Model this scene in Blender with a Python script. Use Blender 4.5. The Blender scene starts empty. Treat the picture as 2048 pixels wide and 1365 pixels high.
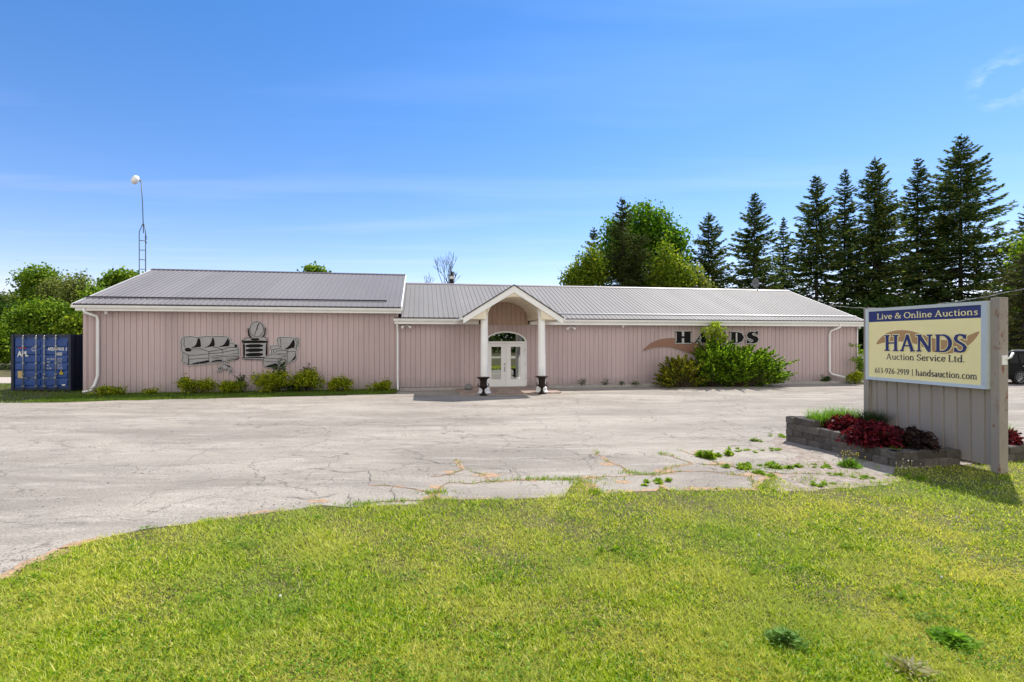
import bpy, math, random
import numpy as np
from math import sin, cos, pi, radians, sqrt
from mathutils import Vector, Matrix
S = bpy.context.scene
COL = S.collection
# ------------------------------------------------------------------ camera
FPX, CAMH = 1020.0, 2.27
cam = bpy.data.cameras.new('camera'); co = bpy.data.objects.new('camera', cam); COL.objects.link(co)
cam.sensor_width = 36; cam.lens = FPX/2048*36; cam.shift_y = -0.0003
cam.clip_start = 0.05; cam.clip_end = 3000
co.location = (0, 0, CAMH); co.rotation_euler = (pi/2, 0, 0)
S.camera = co
# ------------------------------------------------------------------ light
SUN_AZ, SUN_EL = radians(40.5), radians(52.5)      # azimuth measured from +Y towards +X
sd = Vector((sin(SUN_AZ)*cos(SUN_EL), cos(SUN_AZ)*cos(SUN_EL), sin(SUN_EL)))
W = bpy.data.worlds.new('World'); S.world = W; W.use_nodes = True
nt = W.node_tree; nt.nodes.clear()
def N(t, typ, **kw):
    n = t.nodes.new(typ)
    for k, v in kw.items():
        if k.startswith('i_'): n.inputs[k[2:].replace('_', ' ')].default_value = v
        else: setattr(n, k, v)
    return n
out = N(nt, 'ShaderNodeOutputWorld'); bg = N(nt, 'ShaderNodeBackground'); bg.inputs['Strength'].default_value = 0.128
sky = N(nt, 'ShaderNodeTexSky', sky_type='NISHITA', sun_disc=False)
sky.sun_elevation = SUN_EL; sky.sun_rotation = SUN_AZ
sky.air_density = 1.0; sky.dust_density = 0.08; sky.ozone_density = 3.0; sky.altitude = 100
# thin cirrus: stretched noise on the sky direction
tc = N(nt, 'ShaderNodeTexCoord'); sep = N(nt, 'ShaderNodeSeparateXYZ'); nt.links.new(tc.outputs['Generated'], sep.inputs[0])
zz = N(nt, 'ShaderNodeMath', operation='MAXIMUM'); zz.inputs[1].default_value = 0.03; nt.links.new(sep.outputs['Z'], zz.inputs[0])
dv = N(nt, 'ShaderNodeVectorMath', operation='DIVIDE'); cmb = N(nt, 'ShaderNodeCombineXYZ')
for k in 'XYZ': nt.links.new(zz.outputs[0], cmb.inputs[k])
nt.links.new(tc.outputs['Generated'], dv.inputs[0]); nt.links.new(cmb.outputs[0], dv.inputs[1])
mp = N(nt, 'ShaderNodeMapping'); mp.inputs['Rotation'].default_value = (0, 0, radians(-22)); mp.inputs['Location'].default_value = (3.3, 1.1, 0); mp.inputs['Scale'].default_value = (0.30, 1.25, 0.0)
nt.links.new(dv.outputs[0], mp.inputs[0])
n1 = N(nt, 'ShaderNodeTexNoise', i_Scale=1.1, i_Detail=7.0, i_Roughness=0.5, i_Distortion=0.45); nt.links.new(mp.outputs[0], n1.inputs['Vector'])
r1 = N(nt, 'ShaderNodeValToRGB'); r1.color_ramp.elements[0].position = 0.50; r1.color_ramp.elements[1].position = 0.86
r1.color_ramp.elements[1].color = (0.15, 0.15, 0.15, 1)
nt.links.new(n1.outputs['Fac'], r1.inputs[0])
hs = N(nt, 'ShaderNodeHueSaturation'); hs.inputs['Saturation'].default_value = 1.22; hs.inputs['Value'].default_value = 1.0
nt.links.new(sky.outputs[0], hs.inputs['Color'])
mx = N(nt, 'ShaderNodeMixRGB'); mx.inputs[2].default_value = (6.4, 7.2, 8.2, 1)
nt.links.new(r1.outputs[0], mx.inputs[0]); nt.links.new(hs.outputs[0], mx.inputs[1])
tint = N(nt, 'ShaderNodeMixRGB', blend_type='MULTIPLY'); tint.inputs[0].default_value = 1; 
tr_ = N(nt, 'ShaderNodeMapRange'); tr_.inputs[1].default_value = 0.05; tr_.inputs[2].default_value = 0.5; nt.links.new(sep.outputs['Z'], tr_.inputs[0])
tm = N(nt, 'ShaderNodeMixRGB'); tm.inputs[1].default_value = (1.12, 0.86, 0.92, 1); tm.inputs[2].default_value = (0.80, 0.88, 1.0, 1); nt.links.new(tr_.outputs[0], tm.inputs[0]); nt.links.new(tm.outputs[0], tint.inputs[2])
# the small wisp high on the right
wd = N(nt, 'ShaderNodeVectorMath', operation='DISTANCE'); wd.inputs[1].default_value = Vector((984/1020, 1, 520/1020)).normalized(); nt.links.new(tc.outputs['Generated'], wd.inputs[0])
wn_ = N(nt, 'ShaderNodeTexNoise', i_Scale=16.0, i_Detail=6.0, i_Roughness=0.6); wm = N(nt, 'ShaderNodeMapping'); wm.inputs['Scale'].default_value = (1, 1, 2.2); nt.links.new(tc.outputs['Generated'], wm.inputs[0]); nt.links.new(wm.outputs[0], wn_.inputs['Vector'])
wr = N(nt, 'ShaderNodeMapRange'); wr.inputs[1].default_value = 0.0; wr.inputs[2].default_value = 0.042; wr.inputs[3].default_value = 0.6; wr.inputs[4].default_value = 0.0; nt.links.new(wd.outputs['Value'], wr.inputs[0])
wc = N(nt, 'ShaderNodeMapRange'); wc.inputs[1].default_value = 0.46; wc.inputs[2].default_value = 0.72; nt.links.new(wn_.outputs['Fac'], wc.inputs[0])
wx_n = N(nt, 'ShaderNodeMath', operation='MULTIPLY'); nt.links.new(wr.outputs[0], wx_n.inputs[0]); nt.links.new(wc.outputs[0], wx_n.inputs[1])
wmx = N(nt, 'ShaderNodeMixRGB'); wmx.inputs[2].default_value = (9, 9.6, 10.0, 1); nt.links.new(wx_n.outputs[0], wmx.inputs[0]); nt.links.new(mx.outputs[0], wmx.inputs[1])
nt.links.new(wmx.outputs[0], tint.inputs[1])
# unseen white cloud bank, added behind the viewer to brighten the shaded facade
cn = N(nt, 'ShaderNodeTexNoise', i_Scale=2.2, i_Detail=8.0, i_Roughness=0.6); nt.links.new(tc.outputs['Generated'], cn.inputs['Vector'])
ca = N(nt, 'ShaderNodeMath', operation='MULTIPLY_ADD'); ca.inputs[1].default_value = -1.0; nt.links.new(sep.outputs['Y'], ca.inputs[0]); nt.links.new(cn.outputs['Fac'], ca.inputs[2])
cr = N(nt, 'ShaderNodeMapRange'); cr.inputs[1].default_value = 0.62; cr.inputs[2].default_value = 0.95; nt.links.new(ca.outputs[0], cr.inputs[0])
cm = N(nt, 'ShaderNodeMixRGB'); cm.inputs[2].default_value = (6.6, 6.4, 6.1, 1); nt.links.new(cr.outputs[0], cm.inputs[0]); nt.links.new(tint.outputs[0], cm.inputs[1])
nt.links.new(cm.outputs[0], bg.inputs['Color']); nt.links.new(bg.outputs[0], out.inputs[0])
sl = bpy.data.lights.new('sun', 'SUN'); sl.energy = 4.3; sl.angle = radians(0.53); sl.color = (1.0, 0.955, 0.89)
so = bpy.data.objects.new('sun', sl); COL.objects.link(so); so.rotation_euler = sd.to_track_quat('Z', 'Y').to_euler(); so.location = (30, 30, 50)
S.view_settings.view_transform = 'Standard'; S.view_settings.look = 'None'
S.view_settings.exposure = 0.62; S.view_settings.gamma = 1.0
# ------------------------------------------------------------------ helpers
rnd = random.Random(7); rng = np.random.default_rng(11)
BA = radians(10); BD = 24.2                     # facade direction and distance
bd = (cos(BA), sin(BA)); bn = (-sin(BA), cos(BA))
def wall_pt(px, py, v=0.0):                     # a point of the facade plane, in building coordinates (u, z)
    rx, rz = (px-1024)/FPX, (683-py)/FPX
    t = (BD+v)/(rx*bn[0]+bn[1])
    return ((rx*bd[0]+bd[1])*t, CAMH+rz*t)
def gnd(px, py, z=0.0):
    t = FPX*(CAMH-z)/(py-683); return ((px-1024)/FPX*t, t)
def at(px, Y): return (px-1024)/FPX*Y
def zt(py, Y): return CAMH+(683-py)/FPX*Y
def b2w(u, v): return (bd[0]*u+bn[0]*(BD+v), bd[1]*u+bn[1]*(BD+v))

def tag(o, label=None, cat=None, group=None, kind=None):
    if label: o['label'] = label
    if cat: o['category'] = cat
    if group: o['group'] = group
    if kind: o['kind'] = kind
    return o
def empty(name, loc=(0, 0, 0), rz=0, label=None, cat=None, group=None, kind=None):
    o = bpy.data.objects.new(name, None); COL.objects.link(o); o.location = loc; o.rotation_euler = (0, 0, rz)
    o.empty_display_size = 0.2
    return tag(o, label, cat, group, kind)
class MB:
    def __init__(s): s.v = []; s.f = []; s.sm = []
    def add(s, vs, fs, smooth=False):
        b = len(s.v); s.v += [tuple(p) for p in vs]
        for f in fs: s.f.append([i+b for i in f]); s.sm.append(smooth)
        return s
    def box(s, a, b):
        x0, y0, z0 = a; x1, y1, z1 = b
        return s.add([(x0,y0,z0),(x1,y0,z0),(x1,y1,z0),(x0,y1,z0),(x0,y0,z1),(x1,y0,z1),(x1,y1,z1),(x0,y1,z1)],
              [(0,3,2,1),(4,5,6,7),(0,1,5,4),(1,2,6,5),(2,3,7,6),(3,0,4,7)])
    def hexa(s, p):      # 8 points: bottom ring then top ring
        return s.add(p, [(0,3,2,1),(4,5,6,7),(0,1,5,4),(1,2,6,5),(2,3,7,6),(3,0,4,7)])
    def quad(s, *p): return s.add(p, [tuple(range(len(p)))])
    def prism_y(s, pts, y0, y1):   # pts (x,z) outline, front at y0
        n = len(pts)
        return s.add([(x, y0, z) for x, z in pts]+[(x, y1, z) for x, z in pts],
              [tuple(range(n)), tuple(range(2*n-1, n-1, -1))]+[(i, i+n, (i+1) % n+n, (i+1) % n) for i in range(n)])
    def prism_z(s, pts, z0, z1):
        n = len(pts)
        return s.add([(x, y, z0) for x, y in pts]+[(x, y, z1) for x, y in pts],
              [tuple(range(n-1, -1, -1)), tuple(range(n, 2*n))]+[(i, (i+1) % n, (i+1) % n+n, i+n) for i in range(n)])
    def tube(s, pts, rad, n=8, cap=True):
        pts = [Vector(p) for p in pts]; rs = rad if isinstance(rad, (list, tuple)) else [rad]*len(pts)
        b = len(s.v); ref = None
        for i, p in enumerate(pts):
            t = (pts[min(i+1, len(pts)-1)]-pts[max(i-1, 0)])
            if t.length < 1e-9: t = Vector((0, 0, 1))
            t.normalize()
            if ref is None: ref = Vector((1, 0, 0)) if abs(t.x) < 0.8 else Vector((0, 1, 0))
            a = t.cross(ref).normalized(); c = t.cross(a).normalized(); ref = -c if False else ref
            for k in range(n):
                q = p + (a*cos(2*pi*k/n)+c*sin(2*pi*k/n))*rs[i]
                s.v.append((q.x, q.y, q.z))
        for i in range(len(pts)-1):
            for k in range(n):
                s.f.append([b+i*n+k, b+i*n+(k+1) % n, b+(i+1)*n+(k+1) % n, b+(i+1)*n+k]); s.sm.append(n > 4)
        if cap:
            s.f.append([b+k for k in range(n)][::-1]); s.sm.append(False)
            s.f.append([b+(len(pts)-1)*n+k for k in range(n)]); s.sm.append(False)
        return s
    def lathe(s, prof, c=(0, 0, 0), n=24):
        b = len(s.v)
        for r, z in prof:
            for k in range(n): s.v.append((c[0]+r*cos(2*pi*k/n), c[1]+r*sin(2*pi*k/n), c[2]+z))
        for i in range(len(prof)-1):
            for k in range(n):
                s.f.append([b+i*n+k, b+i*n+(k+1) % n, b+(i+1)*n+(k+1) % n, b+(i+1)*n+k]); s.sm.append(True)
        s.f.append([b+k for k in range(n)][::-1]); s.sm.append(False)
        s.f.append([b+(len(prof)-1)*n+k for k in range(n)]); s.sm.append(False)
        return s
    def build(s, name, mat, parent=None, label=None, bevel=0, kind=None, loc=None):
        me = bpy.data.meshes.new(name); me.from_pydata(s.v, [], s.f); me.update()
        me.polygons.foreach_set('use_smooth', s.sm)
        o = bpy.data.objects.new(name, me); COL.objects.link(o); me.materials.append(mat)
        if parent is not None: o.parent = parent
        if loc: o.location = loc
        if label: o['label'] = label
        if kind: o['kind'] = kind
        if bevel:
            m = o.modifiers.new('bevel', 'BEVEL'); m.width = bevel; m.segments = 2; m.limit_method = 'ANGLE'
        return o
def npmesh(name, verts, faces, mat, parent=None, kind=None, smooth=False):
    verts = np.asarray(verts, dtype=np.float32); faces = np.asarray(faces, dtype=np.int32)
    me = bpy.data.meshes.new(name); k = faces.shape[1]
    me.vertices.add(len(verts)); me.vertices.foreach_set('co', verts.ravel())
    me.loops.add(faces.size); me.loops.foreach_set('vertex_index', faces.ravel())
    me.polygons.add(len(faces)); me.polygons.foreach_set('loop_start', np.arange(0, faces.size, k, dtype=np.int32))
    me.polygons.foreach_set('loop_total', np.full(len(faces), k, dtype=np.int32))
    if smooth: me.polygons.foreach_set('use_smooth', np.ones(len(faces), dtype=bool))
    me.update(calc_edges=True); me.materials.append(mat)
    o = bpy.data.objects.new(name, me); COL.objects.link(o)
    if parent is not None: o.parent = parent
    if kind: o['kind'] = kind
    return o
def unit(a): return a/np.maximum(np.linalg.norm(a, axis=1, keepdims=True), 1e-9)
def cards(c, ln, wd, dirs=None, up=0.0):
    """leaf-sized diamonds: centre, length, width, optional long axis"""
    n = len(c); d = unit(rng.normal(size=(n, 3))) if dirs is None else unit(dirs)
    r = rng.normal(size=(n, 3)); r[:, 2] += up
    w = unit(np.cross(d, r)); ln = np.broadcast_to(ln, (n,))[:, None]; wd = np.broadcast_to(wd, (n,))[:, None]
    v = np.empty((n, 4, 3)); v[:, 0] = c-d*ln/2; v[:, 1] = c+w*wd/2-d*ln*0.05; v[:, 2] = c+d*ln/2; v[:, 3] = c-w*wd/2-d*ln*0.05
    return v.reshape(-1, 3), np.arange(4*n).reshape(n, 4)
# ------------------------------------------------------------------ materials
def mat(name, color, rough=0.6, metal=0.0, var=0.0, vscale=3.0, bump=0.0, bscale=40.0, spec=0.5, coords='Object', stretch=None, dirt=None):
    m = bpy.data.materials.new(name); m.use_nodes = True; t = m.node_tree; p = t.nodes['Principled BSDF']
    p.inputs['Base Color'].default_value = (*color, 1); p.inputs['Roughness'].default_value = rough; p.inputs['Metallic'].default_value = metal
    p.inputs['Specular IOR Level'].default_value = spec
    if var or bump or dirt:
        tc = N(t, 'ShaderNodeTexCoord'); mp = N(t, 'ShaderNodeMapping'); t.links.new(tc.outputs[coords], mp.inputs[0])
        if stretch: mp.inputs['Scale'].default_value = stretch
    last = None
    if var:
        n = N(t, 'ShaderNodeTexNoise', i_Scale=vscale, i_Detail=6.0, i_Roughness=0.6); t.links.new(mp.outputs[0], n.inputs['Vector'])
        r = N(t, 'ShaderNodeMapRange'); r.inputs[1].default_value = 0.3; r.inputs[2].default_value = 0.7
        r.inputs[3].default_value = 1-var; r.inputs[4].default_value = 1+var; t.links.new(n.outputs['Fac'], r.inputs[0])
        x = N(t, 'ShaderNodeVectorMath', operation='SCALE'); x.inputs[0].default_value = color; t.links.new(r.outputs[0], x.inputs['Scale'])
        last = x.outputs[0]
    if dirt:     # dirt = (colour, scale, threshold, amount)
        n = N(t, 'ShaderNodeTexNoise', i_Scale=dirt[1], i_Detail=8.0, i_Roughness=0.7); t.links.new(mp.outputs[0], n.inputs['Vector'])
        r = N(t, 'ShaderNodeMapRange'); r.inputs[1].default_value = dirt[2]; r.inputs[2].default_value = dirt[2]+0.08; r.inputs[4].default_value = dirt[3]
        t.links.new(n.outputs['Fac'], r.inputs[0])
        x = N(t, 'ShaderNodeMixRGB'); t.links.new(r.outputs[0], x.inputs[0]); x.inputs[2].default_value = (*dirt[0], 1)
        if last: t.links.new(last, x.inputs[1])
        else: x.inputs[1].default_value = (*color, 1)
        last = x.outputs[0]
    if last: t.links.new(last, p.inputs['Base Color'])
    if bump:
        n = N(t, 'ShaderNodeTexNoise', i_Scale=bscale, i_Detail=5.0); t.links.new(mp.outputs[0], n.inputs['Vector'])
        b = N(t, 'ShaderNodeBump'); b.inputs['Strength'].default_value = bump; b.inputs['Distance'].default_value = 0.01
        t.links.new(n.outputs['Fac'], b.inputs['Height']); t.links.new(b.outputs[0], p.inputs['Normal'])
    return m
def foliage(name, cols, transl=0.35, rough=0.5, patch=None, pscale=0.6):
    m = bpy.data.materials.new(name); m.use_nodes = True; t = m.node_tree; t.nodes.clear()
    o = N(t, 'ShaderNodeOutputMaterial'); g = N(t, 'ShaderNodeNewGeometry'); r = N(t, 'ShaderNodeValToRGB')
    els = r.color_ramp.elements
    while len(els) < len(cols): els.new(0.5)
    for i, c in enumerate(cols): els[i].position = i/(len(cols)-1); els[i].color = (*c, 1)
    t.links.new(g.outputs['Random Per Island'], r.inputs[0]); cc = r.outputs[0]
    if patch:
        tc = N(t, 'ShaderNodeTexCoord'); n = N(t, 'ShaderNodeTexNoise', i_Scale=pscale, i_Detail=4.0, i_Roughness=0.6); t.links.new(tc.outputs['Object'], n.inputs['Vector'])
        q = N(t, 'ShaderNodeMapRange'); q.inputs[1].default_value = 0.42; q.inputs[2].default_value = 0.62; q.inputs[4].default_value = patch[1]
        t.links.new(n.outputs['Fac'], q.inputs[0]); x = N(t, 'ShaderNodeMixRGB'); x.inputs[2].default_value = (*patch[0], 1)
        t.links.new(q.outputs[0], x.inputs[0]); t.links.new(cc, x.inputs[1]); cc = x.outputs[0]
    if patch:
        n = N(t, 'ShaderNodeTexNoise', i_Scale=0.55, i_Detail=5.0, i_Roughness=0.65); t.links.new(tc.outputs['Object'], n.inputs['Vector'])
        q = N(t, 'ShaderNodeMapRange'); q.inputs[1].default_value = 0.48; q.inputs[2].default_value = 0.62; q.inputs[4].default_value = 0.55; t.links.new(n.outputs['Fac'], q.inputs[0])
        x = N(t, 'ShaderNodeMixRGB', blend_type='MULTIPLY'); x.inputs[2].default_value = (0.45, 0.72, 0.5, 1); t.links.new(q.outputs[0], x.inputs[0]); t.links.new(cc, x.inputs[1]); cc = x.outputs[0]
    p = N(t, 'ShaderNodeBsdfPrincipled'); p.inputs['Roughness'].default_value = max(rough, 0.5); p.inputs['Specular IOR Level'].default_value = 0.10
    tr = N(t, 'ShaderNodeBsdfTranslucent'); ms = N(t, 'ShaderNodeMixShader'); ms.inputs[0].default_value = transl
    t.links.new(cc, p.inputs['Base Color'])
    h = N(t, 'ShaderNodeMixRGB', blend_type='MULTIPLY'); h.inputs[0].default_value = 1; h.inputs[2].default_value = (1.5, 1.5, 0.7, 1)
    t.links.new(cc, h.inputs[1]); t.links.new(h.outputs[0], tr.inputs['Color'])
    t.links.new(p.outputs[0], ms.inputs[1]); t.links.new(tr.outputs[0], ms.inputs[2]); t.links.new(ms.outputs[0], o.inputs[0])
    return m
M = {}
def siding_mat(name, col):
    m = mat(name, col, 0.5, var=0.07, vscale=0.6, stretch=(1, 1, 0.35), bump=0.05, bscale=30, dirt=((col[0]*0.8, col[1]*0.84, col[2]*0.88), 2.0, 0.58, 0.35)); t = m.node_tree; p = t.nodes['Principled BSDF']
    src = p.inputs['Base Color'].links[0].from_socket; tc = N(t, 'ShaderNodeTexCoord'); L = t.links.new
    sp_ = N(t, 'ShaderNodeSeparateXYZ'); L(tc.outputs['Object'], sp_.inputs[0])
    mp = N(t, 'ShaderNodeMapping'); mp.inputs['Scale'].default_value = (7, 7, 0.5); L(tc.outputs['Object'], mp.inputs[0])
    n = N(t, 'ShaderNodeTexNoise', i_Scale=1.0, i_Detail=5.0); L(mp.outputs[0], n.inputs['Vector'])
    q = N(t, 'ShaderNodeMapRange'); q.inputs[1].default_value = 0.35; q.inputs[2].default_value = 0.75; q.inputs[3].default_value = 0.0; q.inputs[4].default_value = 0.28; L(n.outputs['Fac'], q.inputs[0])
    x = N(t, 'ShaderNodeMixRGB'); x.inputs[2].default_value = (col[0]*0.62, col[1]*0.66, col[2]*0.70, 1); L(q.outputs[0], x.inputs[0]); L(src, x.inputs[1])
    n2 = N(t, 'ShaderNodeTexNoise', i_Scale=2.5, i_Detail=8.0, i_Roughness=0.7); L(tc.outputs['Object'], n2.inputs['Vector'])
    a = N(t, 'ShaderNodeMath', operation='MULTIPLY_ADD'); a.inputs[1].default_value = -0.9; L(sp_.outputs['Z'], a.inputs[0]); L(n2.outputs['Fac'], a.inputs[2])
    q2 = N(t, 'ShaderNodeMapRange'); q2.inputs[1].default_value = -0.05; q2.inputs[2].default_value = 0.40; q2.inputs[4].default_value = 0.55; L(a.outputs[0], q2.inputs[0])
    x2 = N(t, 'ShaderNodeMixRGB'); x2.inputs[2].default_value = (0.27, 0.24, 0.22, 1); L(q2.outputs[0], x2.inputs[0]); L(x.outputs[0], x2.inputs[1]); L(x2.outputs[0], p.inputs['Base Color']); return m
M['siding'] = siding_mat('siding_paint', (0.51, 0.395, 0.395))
def add_panels(m, width, amt):      # each 3 ft sheet has faded a little differently
    t = m.node_tree; p = t.nodes['Principled BSDF']; src = p.inputs['Base Color'].links[0].from_socket; L = t.links.new
    tc = N(t, 'ShaderNodeTexCoord'); sp_ = N(t, 'ShaderNodeSeparateXYZ'); L(tc.outputs['Object'], sp_.inputs[0])
    d_ = N(t, 'ShaderNodeMath', operation='DIVIDE'); d_.inputs[1].default_value = width; L(sp_.outputs['X'], d_.inputs[0])
    f_ = N(t, 'ShaderNodeMath', operation='FLOOR'); L(d_.outputs[0], f_.inputs[0]); w_ = N(t, 'ShaderNodeTexWhiteNoise', noise_dimensions='1D'); L(f_.outputs[0], w_.inputs['W'])
    q = N(t, 'ShaderNodeMapRange'); q.inputs[3].default_value = 1-amt; q.inputs[4].default_value = 1+amt; L(w_.outputs['Value'], q.inputs[0])
    x = N(t, 'ShaderNodeVectorMath', operation='SCALE'); L(src, x.inputs[0]); L(q.outputs[0], x.inputs['Scale']); L(x.outputs[0], p.inputs['Base Color'])
add_panels(M['siding'], 0.9144, 0.07)
M['siding_entry'] = mat('entry_siding_bounce', (0.44, 0.31, 0.24), 0.55, var=0.1, vscale=2, bump=0.05)  # siding turned brown: warm bounced light in the porch put into the colour
M['roof'] = mat('roof_metal', (0.205, 0.19, 0.185), 0.5, 0.0, var=0.06, vscale=0.6, stretch=(1, 0.25, 1), dirt=((0.17, 0.15, 0.14), 1.1, 0.60, 0.5), spec=0.3)
M['roof2'] = mat('roof_metal_pale', (0.225, 0.215, 0.205), 0.6, 0.0, var=0.06, vscale=0.6, stretch=(1, 0.25, 1), dirt=((0.19, 0.165, 0.15), 1.1, 0.60, 0.5), spec=0.15)
add_panels(M['roof'], 0.9144, 0.06); add_panels(M['roof2'], 0.9144, 0.06)
M['dark'] = mat('dark_trim', (0.05, 0.042, 0.04), 0.5, var=0.1)
M['white'] = mat('white_paint', (0.84, 0.84, 0.83), 0.4, var=0.05, vscale=2, dirt=((0.50, 0.48, 0.44), 5, 0.66, 0.4))
M['cream'] = mat('cream_soffit', (0.75, 0.68, 0.53), 0.6, var=0.08, vscale=3, stretch=(5, 0.4, 1))
M['concrete'] = mat('concrete', (0.36, 0.34, 0.31), 0.9, var=0.18, vscale=3, bump=0.4)
M['paver'] = mat('clay_paver', (0.30, 0.22, 0.18), 0.85, var=0.2, vscale=5, bump=0.3)
M['iron'] = mat('rusty_iron', (0.022, 0.015, 0.012), 0.75, spec=0.2, var=0.3, vscale=9, bump=0.3, dirt=((0.10, 0.055, 0.035), 9, 0.58, 0.8))
M['steel'] = mat('galvanised_steel', (0.34, 0.35, 0.36), 0.45, 0.6, var=0.1)
M['darksteel'] = mat('dark_steel', (0.10, 0.105, 0.11), 0.5, 0.3)
M['blue'] = mat('container_blue', (0.014, 0.060, 0.25), 0.45, var=0.18, vscale=2, dirt=((0.05, 0.06, 0.11), 4, 0.62, 0.5), bump=0.04)
M['navyside'] = mat('container_side', (0.007, 0.014, 0.04), 0.5, var=0.2)
M['txt_white'] = mat('white_vinyl', (0.75, 0.75, 0.75), 0.6)
M['red'] = mat('red_vinyl', (0.5, 0.05, 0.03), 0.6)
M['yellow'] = mat('yellow_vinyl', (0.62, 0.45, 0.03), 0.6)
M['tan'] = mat('tan_vinyl', (0.5, 0.36, 0.16), 0.6, var=0.15, vscale=20)
M['black'] = mat('black_paint', (0.008, 0.008, 0.009), 0.7, spec=0.15)
M['cut_gray'] = mat('cutout_gray', (0.34, 0.33, 0.34), 0.6, var=0.12, vscale=3)
M['cut_rim'] = mat('cutout_rim', (0.50, 0.50, 0.49), 0.5, var=0.08)
M['swoosh'] = mat('brown_swoosh', (0.26, 0.135, 0.09), 0.6, var=0.08, vscale=3)
M['sign_cream'] = mat('sign_cream', (0.95, 0.84, 0.44), 0.45, spec=0.3, var=0.03)
M['sign_navy'] = mat('sign_navy', (0.016, 0.028, 0.16), 0.35)
M['sign_tan'] = mat('sign_tan', (0.46, 0.27, 0.12), 0.35)
M['sign_ink'] = mat('sign_ink', (0.02, 0.025, 0.06), 0.4)
M['alu'] = mat('brushed_aluminium', (0.55, 0.62, 0.66), 0.4, 0.15, var=0.05)
M['taupe'] = mat('taupe_board', (0.345, 0.30, 0.265), 0.7, var=0.1, vscale=2, stretch=(1, 1, 0.3), bump=0.1)
M['post'] = mat('rusting_post', (0.33, 0.285, 0.25), 0.7, var=0.08, vscale=3, bump=0.15, dirt=((0.20, 0.07, 0.035), 9, 0.565, 0.95), stretch=(1, 1, 0.5))
M['rubber'] = mat('rubber', (0.015, 0.015, 0.015), 0.8)
M['bark'] = mat('bark', (0.085, 0.062, 0.045), 0.95, var=0.3, vscale=6, bump=0.6, bscale=15)
M['barkdark'] = mat('spruce_bark', (0.035, 0.027, 0.022), 0.95, var=0.3, vscale=6)
M['soil'] = mat('dark_soil', (0.045, 0.033, 0.025), 0.95, var=0.3, vscale=10, bump=0.8)
M['dirt'] = mat('crack_dirt', (0.36, 0.235, 0.14), 0.95, var=0.35, vscale=14, bump=0.6)
M['crack'] = mat('crack_dark', (0.10, 0.088, 0.075), 0.95, var=0.4, vscale=6)  # dark brown-grey for the thin crack ribbons
M['stone'] = mat('pebbles', (0.20, 0.185, 0.17), 0.9, var=0.4, vscale=25)
M['carblack'] = mat('car_black', (0.002, 0.002, 0.0025), 0.25, spec=0.08)
def glass_mat():
    m = bpy.data.materials.new('door_glass'); m.use_nodes = True; p = m.node_tree.nodes['Principled BSDF']
    p.inputs['Base Color'].default_value = (0.40, 0.43, 0.42, 1); p.inputs['Metallic'].default_value = 1; p.inputs['Roughness'].default_value = 0.02
    return m
M['glass'] = glass_mat()
M['carglass'] = mat('car_glass', (0.002, 0.003, 0.004), 0.1, spec=0.15)
# brick-like retaining blocks are separate geometry; one stone material with random tone per block
def block_mat(name, cols):
    m = bpy.data.materials.new(name); m.use_nodes = True; t = m.node_tree; p = t.nodes['Principled BSDF']; p.inputs['Roughness'].default_value = 0.95
    g = N(t, 'ShaderNodeNewGeometry'); r = N(t, 'ShaderNodeValToRGB'); els = r.color_ramp.elements
    els[0].color = (*cols[0], 1); els[1].color = (*cols[1], 1); t.links.new(g.outputs['Random Per Island'], r.inputs[0])
    tc = N(t, 'ShaderNodeTexCoord'); n = N(t, 'ShaderNodeTexNoise', i_Scale=14.0, i_Detail=8.0, i_Roughness=0.7); t.links.new(tc.outputs['Object'], n.inputs['Vector'])
    q = N(t, 'ShaderNodeMapRange'); q.inputs[1].default_value = 0.3; q.inputs[2].default_value = 0.7; q.inputs[3].default_value = 0.6; q.inputs[4].default_value = 1.35
    t.links.new(n.outputs['Fac'], q.inputs[0]); x = N(t, 'ShaderNodeVectorMath', operation='SCALE'); t.links.new(r.outputs[0], x.inputs[0]); t.links.new(q.outputs[0], x.inputs['Scale'])
    t.links.new(x.outputs[0], p.inputs['Base Color'])
    b = N(t, 'ShaderNodeBump'); b.inputs['Strength'].default_value = 0.8; b.inputs['Distance'].default_value = 0.02; t.links.new(n.outputs['Fac'], b.inputs['Height']); t.links.new(b.outputs[0], p.inputs['Normal'])
    return m
M['block'] = block_mat('wall_block', ((0.06, 0.052, 0.045), (0.155, 0.135, 0.115)))
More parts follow.
